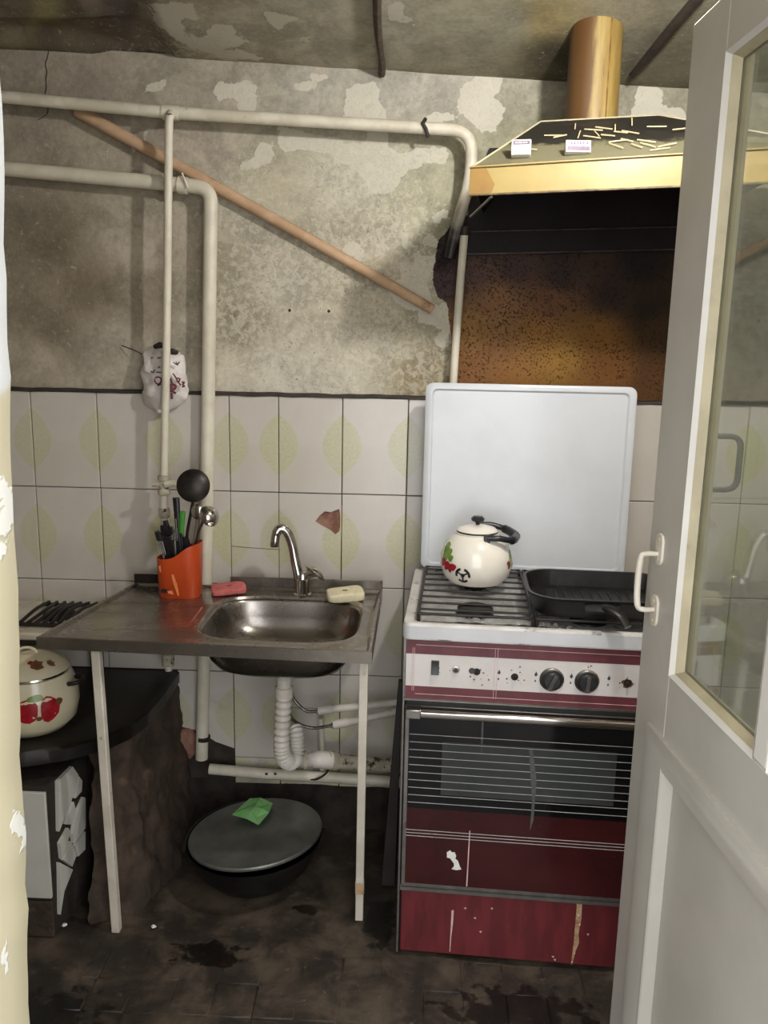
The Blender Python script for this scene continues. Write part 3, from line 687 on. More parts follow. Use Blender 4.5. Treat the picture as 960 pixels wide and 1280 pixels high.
# thin riser with valve
yB = -.078
r0 = pv(213, 143, yB)
g = thing('riser_pipe', 'thin cream riser pipe with a tap valve, in front of the hanging bag', 'pipe', pv(207, 850, yB))
MB().tube(bez([t_, pv(213, 146, yB), pv(211, 170, yB), pv(209, 380, yB), pv(205, 600, yB), pv(205.5, 660, yB), pv(206, 740, yB), pv(209, 812, yB), pv(211, 838, yB)], 6), .0112, 12).build('pipe_run', M['pipe'], g)
v0 = pv(205, 606, yB)
vl = MB().lathe([(.013,-.03),(.018,-.028),(.018,-.014),(.014,-.012),(.017,0),(.014,.012),(.018,.014),(.018,.026),(.013,.028)], v0, 12).build('valve_body', M['rustpipe'], g)
MB().tube([v0+sub(-.005,-.012,.002), v0+sub(-.028,-.02,.004)], .007, 8).build('valve_stem', M['rustpipe'], vl)
MB().tube([v0+sub(.008,-.012,.004), v0+sub(.04,-.016,.008)], [.010,.009], 8).build('valve_handle', M['pipe'], vl)
v1 = pv(205.5, 641, yB)
MB().lathe([(.012,-.014),(.0165,-.012),(.0165,.012),(.012,.014)], v1, 8).build('union_nut', M['rustpipe'], g)
MB().lathe([(.0125,-.02),(.0185,-.018),(.0185,.018),(.0125,.02)], pv(210, 824, yB), 12).build('collar', M['rustpipe'], g)
# thick drain-like pipe with elbow
yC = -.028
g = thing('drop_pipe', 'thick cream pipe elbowing down the tiles behind the sink', 'pipe', pv(252, 945, yC))
MB().tube(bend([pv(-60, 205, yC), pv(228, 231, yC), pv(264, 236, yC), pv(263, 290, yC), pv(257, 735, yC), pv(252, 948, yC)], .06, 8), .0195, 16).build('pipe_run', M['pipe'], g)
e = pv(229, 231.5, yC)
MB().tube([e+sub(-.012,0,.001), e+sub(.012,0,-.002)], [.024,.0225], 16).build('elbow_collar', M['pipe'], g)
MB().tube(bez([e+sub(.004,-.022,.026), e+sub(.012,-.028,.008), e+sub(.02,-.026,-.012)], 4), .003, 6).build('paint_curl', M['doorwhite'], g)
q = pv(254, 922, yC)
MB().tube([q+sub(.0008,0,.006), q+sub(-.0005,0,-.007)], .0215, 14).build('rust_band', M['mortar'], g)
# thin pipe below the hood
yD = -.03
g = thing('burner_feed_pipe', 'thin pale pipe dropping from under the hood to behind the stove lid', 'pipe', pv(566, 500, yD))
MB().tube([pv(581, 286, yD), pv(576, 345, yD), pv(569, 440, yD), pv(563, 540, yD), pv(556, 680, yD)], .0112, 12).build('pipe_run', M['pipe'], g)
MB().lathe([(.0118,-.012),(.0150,-.010),(.0150,.010),(.0118,.012)], pv(581, 289, yD), 12).build('joint_collar', M['sideblack'], g)
# wooden pole
a, c = pv(96, 138, -.004), pv(541, 387, -.004)
pole = MB().tube([a+(c-a)*k/12 + sub(0,0,.004*math.sin(k/12*PI)) for k in range(13)], [.0175-.0035*k/12 for k in range(13)], 14).build('wooden_pole', M['wood'], None, loc=a, bevel=.002)
tag(pole, 'pale wooden pole slanting down across the peeling wall', 'pole')
# carrier bag
q = pv(207, 440, -.02)
g = thing('carrier_bag', 'crumpled white plastic carrier bag with maroon print hanging behind the riser pipe', 'bag', q)
def bagfn(u, v):
    a = 2*PI*u; zz = 1-v
    wv = [.034, .056, .060, .064, .068, .069, .066, .050, .012]; s_ = v*8; i = min(int(s_), 7); w_ = wv[i]+(wv[i+1]-wv[i])*(s_-i)
    d_ = .028*math.sin(PI*min(1, v*1.05+.02))**.6+.006
    skew = -.018*max(0, v-.7)/.3
    x = q.x-.004+skew+w_*math.cos(a)*(1+.0*v); y = -.026+d_*math.sin(a); z = q.z+.012-.185*v
    P = Vector((x, y, z)); nn = mnoise.noise_vector(P*26)*.011+mnoise.noise_vector(P*70)*.004
    P = P+nn; P.y = max(min(P.y, .012 if P.z > 1.372 else -.004), -.064); return P
bag = MB().grid(bagfn, 40, 34, True).build('bag_body', M['bag'], g, smooth=60)
MB().tube(bez([at(152, 432, .012), at(166, 437, -.004), at(182, 444, -.02), at(205, 447, -.03)], 5), .0014, 6).build('hanging_wire', M['rodmat'], g)
MB().ell(at(201, 433, -.028), .020, .016, .010).jitter(.006, 60, 3).build('tied_handles', M['sideblack'], g)
MB().ell(at(217, 440, -.03), .012, .012, .010).jitter(.005, 70, 4).build('tied_handles', M['sideblack'], g)
def bagprint(pts, r=.0034, m='maroon'):
    P = []
    for a, c in bez([(p[0], p[1], 0) for p in pts], 5) and [(w.x, w.y) for w in bez([(p[0], p[1], 0) for p in pts], 5)]:
        P.append(at(140+a/8, 410+c/8, -.0655))
    MB().tube(P, r, 6, flat=.6).build('print', M[m], bag)
for pts in ([(430,500),(455,490),(485,500),(490,535),(465,560),(435,545),(428,515)], [(455,575),(490,560)], [(610,455),(640,500),(660,540),(690,575)], [(650,500),(680,510),(665,540)], [(700,540),(725,545),(705,565),(725,580),(700,590)], [(585,500),(605,560),(640,580),(620,620)], [(590,590),(615,640),(640,650)], [(600,650),(600,710)], [(585,560),(600,600),(590,640)]):
    bagprint(pts)
for pts in ([(390,430),(410,445),(430,415)], [(445,440),(490,445)], [(460,400),(480,385)], [(615,345),(650,365),(675,340)], [(390,300),(410,296)], [(455,300),(490,296)], [(640,340),(660,375)]):
    bagprint(pts, .0024, 'black')

# ------------------------------------------------------------------ sink unit
ZD = .805
BL, BR, FR, FL = atz(168, 728, ZD), atz(478, 737, ZD), atz(465, 815, ZD), atz(45, 796, ZD+.009)
sk = thing('sink_unit', 'stainless steel sink with drainboard on thin white legs', 'sink', (-.45, -.33, 0))
quad = [BL, BR, FR, FL]
def zdeck(x, y):
    s_ = max(0, min(1, (BR[0]-x)/(BR[0]-BL[0]))); t_ = max(0, min(1, (y-BL[1])/(FL[1]-BL[1]))); return ZD+.009*s_*t_
BC = np.array((-.315, -.335)); BA, BB_ = .198, .182
angs = sorted([2*PI*k/112 for k in range(112)]+[math.atan2(p[1]-BC[1], p[0]-BC[0]) % (2*PI) for p in quad])
def outer(a, inset=0):
    d = np.array((math.cos(a), math.sin(a))); best = 1e9
    for i in range(4):
        p, q_ = quad[i][:2], quad[(i+1) % 4][:2]; e_ = q_-p; M2 = np.array([d, -e_]).T
        if abs(np.linalg.det(M2)) < 1e-9: continue
        s_ = np.linalg.solve(M2, p-BC)
        if s_[0] > 0 and -1e-6 <= s_[1] <= 1+1e-6: best = min(best, s_[0])
    return BC+d*best
def sup(a, k, n=4.0):
    c_, s_ = math.cos(a), math.sin(a); r_ = ((abs(c_)/BA)**n+(abs(s_)/BB_)**n)**(-1/n); return BC+np.array((c_, s_))*r_*k
cen = (BL+BR+FR+FL)[:2]/4
loops = []
def shrink(p, d): return p + (cen-p)/np.abs(cen-p).max()*0 + np.array((np.sign(cen[0]-p[0])*min(d, abs(cen[0]-p[0])), np.sign(cen[1]-p[1])*min(d, abs(cen[1]-p[1]))))
for spec in (('o', 0, -.030), ('o', 0, -.002), ('o', .002, .0), ('o', .009, .0), ('o', .016, -.007), ('l', .35, -.008), ('l', .7, -.008), ('s', 1.10, -.008), ('s', 1.05, -.005), ('s', 1.02, -.006), ('s', 1.0, -.012)):
    L = []
    for a_ in angs:
        o_ = outer(a_)
        if spec[0] == 'o':
            p = o_.copy(); 
            if spec[1]:
                d_ = BC-o_; ln = np.linalg.norm(d_); 
                # move inwards perpendicular-ish so the rim keeps an even width
                p = np.array((min(max(o_[0], BL[0]+.0), BR[0]), o_[1])); cx_ = (o_-BC)/ln
                p = BC+cx_*(ln-spec[1]*1.25)
        elif spec[0] == 'l':
            s_ = sup(a_, 1.10); oo = BC+(o_-BC)*(1-.016*1.25/np.linalg.norm(o_-BC)); p = oo*(1-spec[1])+s_*spec[1]
        else: p = sup(a_, spec[1])
        L.append((p[0], p[1], zdeck(*p)+spec[2]))
    loops.append(L)
def loft(loops): 
    m = MB(); n_ = len(loops[0]); m.add([p for L in loops for p in L], [(i*n_+k, i*n_+(k+1) % n_, (i+1)*n_+(k+1) % n_, (i+1)*n_+k) for i in range(len(loops)-1) for k in range(n_)]); return m
deck = loft(loops).build('drainboard_top', M['steel'], sk, smooth=30)
loops = []
for k_, dz in ((1.0,-.0125),(.985,-.02),(.965,-.03),(.94,-.06),(.90,-.085),(.82,-.108),(.68,-.122),(.45,-.128),(.2,-.131),(.115,-.132),(.105,-.138),(.02,-.138)):
    loops.append([(p[0], p[1], zdeck(*p)+dz) for p in (sup(a_, k_, 4.0-1.4*max(0,(1-k_))) for a_ in angs)])
bowl = loft(loops).build('bowl', M['bowl'], sk, smooth=50)
s_ = bowl.modifiers.new('thick', 'SOLIDIFY'); s_.thickness = .0015; s_.offset = -1
MB().lathe([(.036,.0),(.034,.003),(.024,.002),(.022,-.004)], (BC[0], BC[1], ZD-.1335), 24).build('drain_strainer', M['dchrome'], bowl)
# back flange, with a gap for the pipes
for xa, xb, mm in ((BL[0], -.615, 'mortar'), (-.515, BR[0], 'steel_rim')):
    MB().box(xa, xb, BL[1]-.001, BL[1]+.0035, ZD-.012, ZD+.026).build('back_flange', M[mm], sk, bevel=.001)
# raised drainboard ribs
for (a1, a2), (b1, b2) in (((208,796),(226,775)), ((222,797),(252,757))):
    A, B = atz(a1, a2, ZD), atz(b1, b2, ZD)
    MB().tube([(A[0],A[1],ZD-.0055),(B[0],B[1],ZD-.0060)], .0035, 8, flat=.6).build('drainboard_rib', M['chrome'], sk)
for tp, bt in ((at(120, 806, -.545), atz(146, 1163, 0)), (at(455, 826, -.50), atz(449, 1148, 0))):
    tp = np.array(tp); tp[2] = zdeck(tp[0], tp[1])-.012; w_ = .0105
    m = MB()
    m.hexa([(bt[0]-w_,bt[1]-w_,0),(bt[0]+w_,bt[1]-w_,0),(bt[0]+w_,bt[1]+w_,0),(bt[0]-w_,bt[1]+w_,0),(tp[0]-w_,tp[1]-w_,tp[2]),(tp[0]+w_,tp[1]-w_,tp[2]),(tp[0]+w_,tp[1]+w_,tp[2]),(tp[0]-w_,tp[1]+w_,tp[2])])
    lg = m.build('leg', M['legpaint'], sk, bevel=.002)
    if bt[0] > -.4:
        f_ = .13; p = bt*(1-f_)+tp*f_
        MB().box(p[0]-.0118, p[0]+.0118, p[1]-.0118, p[1]+.0118, p[2]-.018, p[2]+.018).build('bare_patch', M['rust'], lg, bevel=.002)
# faucet
fy = -.125; f0 = Vector((at(378, 738, fy)[0], fy, ZD-.008))
fc = thing('faucet', 'chrome single-lever faucet with a curved spout on the sink', 'faucet', f0)
MB().lathe([(.027,0),(.027,.006),(.022,.010),(.021,.045),(.0225,.055),(.018,.066),(.006,.070)], f0, 24).build('faucet_base', M['chrome'], fc)
sp = bez([f0+sub(-.004,-.004,.03), pv(369, 700, fy), pv(365, 680, fy), pv(358, 664, fy-.004), pv(350, 661, fy-.008), pv(345, 668, fy-.012), pv(343.5, 682, fy-.014)], 7)
MB().tube(sp, [.0145]*8+[.0138]*(len(sp)-16)+[.0125]*8, 16).build('spout', M['chrome'], fc)
e = pv(343.5, 680, fy-.014); MB().lathe([(.0122,-.008),(.0132,-.006),(.0132,.008),(.011,.010)], e, 16).build('aerator', M['chrome'], fc)
lv = pv(394, 716, fy-.01); Mx = Matrix.Rotation(R(38), 3, 'Y') @ Matrix.Rotation(R(-20), 3, 'X')
MB().tube([f0+sub(.004,0,.05), f0+sub(.018,-.006,.066), lv], [.014,.014,.011], 12).build('lever_stem', M['chrome'], fc)
MB().lathe([(.001,.014),(.018,.012),(.031,.004),(.034,-.002),(.026,-.006),(.001,-.008)], lv, 20, Mx @ Matrix.Diagonal((1.0, .75, 1))).build('lever', M['chrome'], fc)
# sponges
def pillow(c, lx, ly, h, rz, name, m, label, tilt=(0, 0), seed=1):
    Mt = Matrix.Translation(c) @ Matrix.Rotation(rz, 4, 'Z') @ Matrix.Rotation(tilt[0], 4, 'X') @ Matrix.Rotation(tilt[1], 4, 'Y')
    g_ = MB()
    def fn(u, v):
        a = 2*PI*u; b_ = PI*(v*.999+.0005)-PI/2; f_ = lambda q_: math.copysign(abs(q_)**.35, q_)
        return (lx*f_(math.cos(a))*abs(math.cos(b_))**.3, ly*f_(math.sin(a))*abs(math.cos(b_))**.3, h*f_(math.sin(b_)))
    g_.grid(fn, 40, 12, True).jitter(.003, 30, seed).xf(Mt)
    return tag(g_.build(name, m, None, loc=(c[0], c[1], c[2]-h), smooth=60), label, 'sponge')
q = atz(287, 733, ZD+.004); pillow(Vector((q[0]+.004, -.125, ZD+.006)), .049, .036, .0095, R(18), 'sponge', M['pink'], 'pink sponge lying beside the orange utensil holder', (R(4), R(-3)))
q = atz(433, 744, ZD+.002); pillow(Vector((q[0]-.002, q[1]-.006, ZD+.006)), .052, .032, .0135, R(12), 'sponge', M['beige'], 'beige sponge on the right back corner of the sink', (R(6), R(-4)), 5)
# utensil holder
cx, cy = -.637, -.155
hz = lambda a: .135+.022*math.sin(a*.5)**0*math.cos(a)*1.0
cup = thing('utensil_holder', 'glossy orange plastic utensil holder with a slanted rim', 'utensil holder', (cx, cy, ZD-.007))
def cupw(k, z, n=3.2):
    out = []
    for i in range(48):
        a = 2*PI*i/48; c_, s_ = math.cos(a), math.sin(a); r_ = ((abs(c_)/(.062*k))**n+(abs(s_)/(.046*k))**n)**(-1/n)
        out.append((cx+c_*r_, cy+s_*r_, ZD-.007+(z if not callable(z) else z(c_*r_, s_*r_))))
    return out
rim = lambda x, y: .118+.034*max(-1, min(1, (x+.01)/.055))**1 if x > -.02 else .118+.034*(-.18)
rimz = lambda x, y: .112+.046/(1+math.exp(-(x-.015)/.014))
loft([cupw(.90, .0), cupw(.93, .003), cupw(1.0, rimz), cupw(.965, rimz), cupw(.87, .006), cupw(.05, .006)]).build('cup_body', M['orange'], cup, smooth=50)
MB().prism([(cx-.045,ZD+.012),(cx-.012,ZD+.010),(cx-.012,ZD+.018),(cx-.042,ZD+.020)], 1, cy-.0458, cy-.040).build('drain_slot', M['dark'], cup)
for pts in ([(-.047,.095),(-.042,.098),(-.041,.078),(-.044,.077)], [(-.012,.072),(-.006,.07),(.0,.05),(-.008,.045)], [(-.008,.047),(.002,.049),(.008,.012),(.004,.010)], [(-.026,.024),(-.012,.026),(-.008,.014),(-.022,.017)]):
    MB().prism([(cx+p[0], ZD-.007+p[1]) for p in pts], 1, cy-.0468, cy-.0450).build('scuff', M['orangepale'], cup, smooth=None)
zb = ZD+.004
def utensil(name, label, parts, cat='utensil'):
    g_ = thing(name, label, cat, (cx, cy, zb), group='utensils in the orange holder')
    for nm, mb, mt in parts: mb.build(nm, M[mt], g_)
    return g_
s0 = at(241, 607, -.175)
sk_m = Matrix.Rotation(R(80), 3, 'X') @ Matrix.Rotation(R(6), 3, 'Y')
disc = MB().lathe([(.001,.010),(.020,.008),(.036,.002),(.0455,-.006),(.046,-.008),(.036,.0),(.020,.006),(.001,.008)], s0, 36, sk_m)
sk_ = utensil('skimmer', 'dark round perforated skimmer standing up in the orange holder', [('disc', disc, 'skimmer'), ('handle', MB().tube(bez([(cx+.012,cy+.01,zb+.01),(cx+.02,cy,zb+.15),(s0[0]-.002,s0[1]+.006,s0[2]-.045)], 6), .0045, 8), 'skimmer')])
hol = MB()
for rr_, nn in ((.008, 5), (.018, 10), (.028, 15), (.037, 20)):
    for k in range(nn):
        a = 2*PI*k/nn+rr_*50; p = Vector((rr_*math.cos(a), rr_*math.sin(a), .0108-rr_*rr_*7.5)); hol.lathe([(.0014,0),(.0014,.0004)], Vector(s0)+sk_m @ p, 6, sk_m)
hol.build('perforations', M['dark'], sk_)
l0 = Vector(at(262, 645, -.19).tolist())
lad = MB().lathe([(.001,-.020),(.014,-.018),(.024,-.010),(.030,.0),(.0305,.001),(.028,.001),(.022,-.008),(.012,-.016),(.001,-.018)], l0, 28, Matrix.Rotation(R(58), 3, 'Y') @ Matrix.Rotation(R(35), 3, 'X') @ Matrix.Rotation(PI, 3, 'X'))
utensil('ladle', 'shiny steel ladle hooked over the right of the orange holder', [('bowl', lad, 'chrome'), ('handle', MB().tube(bez([(cx+.03,cy,zb+.01),(cx+.045,cy-.005,zb+.14),l0+sub(-.012,0,.0)], 6), .004, 8, flat=.5), 'dchrome')])
l1 = Vector(at(247, 640, -.18).tolist())
utensil('serving_spoon', 'shiny steel serving spoon leaning between skimmer and ladle', [('bowl', MB().ell(l1, .018, .008, .022), 'chrome'), ('handle', MB().tube([(cx+.02,cy+.005,zb+.01), l1+sub(-.002,0,-.02)], .004, 8), 'dchrome')])
k0 = at(220, 622, -.15)
utensil('spatula', 'black-handled spatula next to the skimmer in the orange holder', [('handle', MB().tube([(cx-.005,cy,zb+.02),(cx-.002,cy+.003,zb+.12), k0], [.005,.006,.010], 10, flat=.6), 'blackplastic')])
g0 = at(227, 640, -.17)
utensil('green_knife', 'knife with a green plastic handle among the dark utensils', [('blade', MB().hexa([(cx-.004,cy+.01,zb),(cx+.006,cy+.01,zb),(cx+.006,cy+.0115,zb),(cx-.004,cy+.0115,zb),(cx-.006,cy+.004,zb+.13),(cx+.008,cy+.004,zb+.13),(cx+.008,cy+.0055,zb+.13),(cx-.006,cy+.0055,zb+.13)]), 'dchrome'), ('handle', MB().tube([(cx+.001,cy+.005,zb+.125), (g0[0],g0[1]+.01,g0[2])], [.006,.0085], 10, flat=.6), 'greenplastic')])
rr = random.Random(12)
for k, (a, c) in enumerate([(203,655),(209,650),(215,658),(222,661),(206,668),(199,664),(227,667),(233,671),(212,670)]):
    p = Vector(at(a, c, -.150-.013*(k % 3)).tolist()); base = Vector((cx+(p.x-cx)*.35, cy+.012*((k % 3)-1), zb+.01))
    mid = base.lerp(p, .72)+sub(rr.uniform(-.004,.004), rr.uniform(-.004,.002), 0); tip = p+sub(rr.uniform(-.006,.006), rr.uniform(-.006,0), rr.uniform(-.002,.005))
    pth = bez([base.lerp(p,.42), mid, tip], 4); n_ = len(pth)
    prt = [('handle', MB().tube(pth, [.0055+.0055*math.sin(PI*min(1, (i_+1)/n_)*.8)**2*rr.uniform(.9,1.15) for i_ in range(n_)], 8, flat=.6), 'blackplastic'), ('shaft', MB().tube([base, base.lerp(p,.44)], .003, 6), 'dchrome')]
    if k % 3 == 0: prt.append(('rivet', MB().ell(mid+sub(0,-.0068,.002), .003, .002, .005, 8, 6), 'chrome'))
    utensil('cutlery', 'black-handled cutlery bunched at the left in the orange holder', prt)
for k, (a, c) in enumerate(((200,676),(217,648))):
    p = Vector(at(a, c, -.178).tolist()); base = Vector((cx+(p.x-cx)*.5, cy-.02, zb+.02)); prt = [('handle', MB().tube([base, base.lerp(p,.7)], .003, 6), 'dchrome'), ('neck', MB().tube([base.lerp(p,.68)+sub(-.007,0,0), base.lerp(p,.70), base.lerp(p,.68)+sub(.007,0,0)], .0028, 6), 'chrome')]
    for d_ in (-.007, -.0023, .0023, .007): prt.append(('tine', MB().tube([base.lerp(p,.68)+sub(d_,0,0), p+sub(d_,-.002,0)], .0013, 6), 'chrome'))
    utensil('fork', 'steel fork standing tines-up at the ' + ('left edge' if k == 0 else 'middle') + ' of the orange holder', prt)

# ------------------------------------------------------------------ plumbing under the sink
dx, dy = BC[0], BC[1]; zt = ZD-.139
sp0 = Vector((at(353, 860, -.315)[0], -.315, .2))
g = thing('sink_drain', 'white corrugated drain hose with a bend under the sink', 'drain pipe', sp0)
top = Vector((BC[0]-.002, BC[1]+.005, zt))
c1 = pv(355, 862, -.30)
MB().lathe([(.020,.0),(.020,-.03),(.0245,-.032),(.0245,-.058),(.021,-.060)], (c1.x, c1.y, c1.z+.04), 24).build('drain_collar', M['hosewhite'], g)
MB().tube([top, (c1.x, c1.y, c1.z+.03)], .017, 16).build('tailpiece', M['hosewhite'], g)
path = bez([(c1.x, c1.y, c1.z-.016), pv(353, 900, -.29), pv(352, 930, -.285), pv(354, 945, -.28), pv(361, 953, -.25), pv(369, 948, -.22), pv(371, 932, -.20), pv(370, 916, -.185), pv(366, 908, -.165)], 16)
path2 = path[:-8]
MB().tube(path2, [.0215+.0022*math.sin(i*1.45) for i in range(len(path2))], 16).build('corrugated_hose', M['hosewhite'], g)
cn = [pv(369, 938, -.205), pv(379, 950, -.17), pv(392, 949, -.15), pv(416, 951, -.13)]
MB().tube(bez(cn, 8), [.019]*8+[.021]*8+[.0255]*9, 18).build('drain_elbow', M['hosewhite'], g)
for a_, r_ in ((381, .0275), (412, .0275)):
    p = pv(a_, 950, -.17+.04*(a_-381)/31); MB().tube([p+sub(-.005,-.001,0), p+sub(.005,.001,0)], r_, 18).build('clamp_ring', M['rustpipe'], g)
so = thing('soil_pipe', 'thick chipped drain pipe joined to the corrugated hose near the floor', 'pipe', pv(450, 955, -.10))
MB().tube([pv(414, 951, -.13), pv(450, 954, -.10), pv(500, 958, -.07)], .0225, 18).build('pipe_run', M['rustpipe'], so)
MB().tube([pv(414, 951, -.131), pv(421, 951.5, -.125)], .0275, 18).build('socket', M['rustpipe'], so)
lp = thing('low_pipe', 'white painted pipe running level just above the floor behind the drain', 'pipe', pv(380, 970, -.05))
MB().tube([pv(262, 961, -.04), pv(330, 967, -.04), pv(420, 972, -.04), pv(520, 979, -.04)], .0165, 14).build('pipe_run', M['pipe'], lp)
for a_ in (333, 344): MB().ell(pv(a_, 967.5, -.0565), .005, .001, .004, 10, 6).build('rust_hole', M['dark'], lp)
MB().tube(bez([pv(385,974,-.05), pv(396,974,-.062), pv(408,966,-.075), pv(412,955,-.10), pv(407,945,-.10)], 6), .003, 6).build('binding_wire', M['rodmat'], lp)
for i, (hs, ps, lab) in enumerate(((((364,866),(372,880),(384,889),(396,889)), ((398,888),(416,886),(440,884),(497,878)), 'upper'), (((362,893),(374,905),(392,910),(414,907)), ((417,906),(435,903),(452,899),(497,889)), 'lower'))):
    yy = -.10-.03*i
    w_ = thing('water_line', f'{lab} of two white plastic water pipes with a braided hose under the sink', 'pipe', pv(*ps[1], yy))
    MB().tube(bez([pv(hs[0][0]-6, hs[0][1]-30, yy), *[pv(a_, c_, yy) for a_, c_ in hs]], 8), .0048, 10).build('braided_hose', M['braid'], w_)
    MB().tube([pv(*hs[3], yy), pv(hs[3][0]+5, hs[3][1]-.4, yy)], .0098, 6).build('hose_nut', M['dchrome'], w_)
    MB().tube([pv(*ps[0], yy), pv(*ps[1], yy)], .0135, 14).build('coupling', M['hosewhite'], w_)
    MB().tube([pv(*ps[1], yy), pv(*ps[2], yy), pv(*ps[3], yy+.03)], .011, 12).build('pipe_run', M['hosewhite'], w_)
tp_ = tag(MB().tube([pv(401, 898, -.03), pv(402, 925, -.03), pv(403, 962, -.03)], .0085, 10).build('stub_pipe', M['pipe'], None, loc=pv(403, 962, -.03)), 'short thin upright pipe between the water hoses and the drain', 'pipe')

# ------------------------------------------------------------------ kazan, lid, packet
kc = Vector((-.405, -.285, 0))
kz = thing('kazan', 'black round-bottomed iron kazan standing on the floor under the sink', 'cooking pot', kc)
Mk = Matrix.Rotation(R(-5), 3, 'Y') @ Matrix.Rotation(R(-3), 3, 'X')
MB().lathe([(.05,.0),(.085,.006),(.13,.03),(.165,.07),(.183,.115),(.188,.135),(.192,.137),(.190,.128),(.180,.11),(.155,.066),(.12,.032),(.05,.01)], kc, 56, Matrix.Rotation(R(-2), 3, 'Y')).build('kazan_body', M['kazan'], kz)
lc = kc+sub(0, 0, .139)
kl = thing('pot_cover', 'flat grey aluminium lid tilted on the black kazan', 'lid', lc)
MB().lathe([(.001,.004),(.12,.005),(.172,.004),(.180,.009),(.1865,.010),(.1885,.006),(.187,.0),(.17,-.002),(.001,-.001)], lc, 64, Mk).build('lid_disc', M['alulid'], kl)
pk = Vector(atz(320, 1013, .155).tolist())
pts = Z(0,0,1,[(290,1018),(312,998),(326,997),(341,1004),(336,1016),(323,1031),(308,1023)])
m = MB(); W3 = [Vector(atz(a_, c_, .150+.012*((i*37) % 5)/5).tolist()) for i, (a_, c_) in enumerate(pts)]; cc = sum(W3, Vector())/len(W3)+Vector((0,0,.010))
nn = len(W3); ring2 = [p.lerp(cc, .5)+Vector((0,0,.004*(-1)**i)) for i, p in enumerate(W3)]
m.add(W3+ring2+[cc], [(i, (i+1) % nn, nn+(i+1) % nn, nn+i) for i in range(nn)]+[(nn+i, nn+(i+1) % nn, 2*nn) for i in range(nn)])
o = m.build('film_packet', M['greenpack'], None, loc=(pk.x, pk.y, .146), smooth=None); s_ = o.modifiers.new('thick', 'SOLIDIFY'); s_.thickness = .002
tag(o, 'crumpled green plastic packet lying on the kazan lid', 'packet')

# ------------------------------------------------------------------ clay oven corner
oz = .5
ov = thing('clay_oven', 'sooty low clay oven with a black iron top to the left of the sink', 'oven', (-1.05, -.25, 0))
topo = [(-.695,.0),(-.690,-.15),(-.694,-.30),(-.715,-.38),(-.755,-.445),(-.83,-.505),(-.93,-.55),(-1.1,-.575),(-1.44,-.58),(-1.44,.0)]
def ring(pl, z, k=0, n=8, seed=0):
    out = []
    for i in range(len(pl)):
        a_, c_ = Vector(pl[i]), Vector(pl[(i+1) % len(pl)])
        for t_ in range(n):
            p = a_.lerp(c_, t_/n); nz = (mnoise.noise_vector(Vector((p.x*8, p.y*8, z*8+seed)))+mnoise.noise_vector(Vector((p.x*24, p.y*24, z*24+seed)))*.4)*k; x = p.x+nz.x; y = min(p.y+nz.y, -.002); out.append((x, max(y, -.62), z+(nz.z if k else 0)))
    return out
def scal(pl, d): return [(p[0]+d*(1 if p[0] > -1.4 and i < 6 else 0), p[1]-d*(.6 if p[1] < -.2 else 0)) for i, p in enumerate(pl)]
body = [(-.700,.0),(-.695,-.15),(-.700,-.29),(-.722,-.36),(-.765,-.41),(-.808,-.445),(-.800,-.285),(-1.0,-.285),(-1.44,-.285),(-1.44,.0)]
def spread(pl, d): return [(p[0]+(d if i < 5 else 0), p[1]-(d*.9 if 2 < i < 6 else 0)) for i, p in enumerate(pl)]
def crow(z): 
    d_ = float(np.interp(z, [0,.06,.15,.28,.474], [.055,.045,.022,.006,-.004])); out = []
    pl = spread(body, d_)
    for i in range(len(pl)):
        a_, c_ = Vector(pl[i]), Vector(pl[(i+1) % len(pl)])
        for t_ in range(14):
            p = a_.lerp(c_, t_/14); q_ = Vector((p.x, p.y, z)); k_ = min(1, (.48-z)/.06)
            nz = mnoise.noise_vector(q_*9)*.022+mnoise.noise_vector(q_*26)*.011+mnoise.noise_vector(q_*60)*.005
            x, y = p.x+nz.x*k_, min(p.y+nz.y*k_, -.002); out.append((x, y, z+(nz.z*k_ if 0 < z < .46 else 0)))
    return out
cor = loft([crow(z_) for z_ in [-.002]+[.02+.454*k/34 for k in range(35)]])
cor.build('clay_body', M['clay'], ov, smooth=70)
pl_ = loft([ring(scal(topo, -.02), .465), ring(topo, .467), ring(topo, .5, .004), ring(scal(topo, -.008), .505)])
n_ = len(ring(topo, 0)); pl_.f.append(tuple(len(pl_.v)-n_+k for k in range(n_)))
pl_.build('iron_top', M['ironplate'], ov, smooth=40)
# tiled block in front of it
bk = thing('tiled_block', 'low brick block faced with white glazed tiles and broken tile pieces, below the flowered pot', 'masonry block', (-.98, -.44, 0))
A_, B_ = Vector((-.872, -.545, 0)), Vector((-.842, -.36, 0))
m = MB(); pl2 = [(-1.2, -.545), (-.874, -.545), (-.844, -.36), (-.90, -.34), (-1.2, -.36)]
m.prism(pl2, 2, 0, .415); m.build('block_core', M['mortar'], bk, bevel=.006)
fy_ = -.5525
for (xa, xb, za, zb2) in ((-.965-.195, -.965-.004, .11, .405), (-.962, -.8745, .11, .402), (-1.16, -.966, .0, .104), (-.962, -.8745, .0, .10)):
    MB().box(xa, xb, fy_, fy_+.009, za, zb2).build('face_tile', M['blocktile'] if za > .05 else M['clay'], bk, bevel=.0015)
ux = (B_-A_).normalized(); nrm = Vector((ux.y, -ux.x, 0))
def sidep(px, py):
    r_ = Vector(ray(px, py).tolist()); C0 = Vector(CAM.tolist()); P0 = A_+nrm*.008; t_ = (P0-C0).dot(nrm)/r_.dot(nrm); return C0+r_*t_
ZS = lambda l: [(a_/3.369, 900+c_/3.369) for a_, c_ in l]
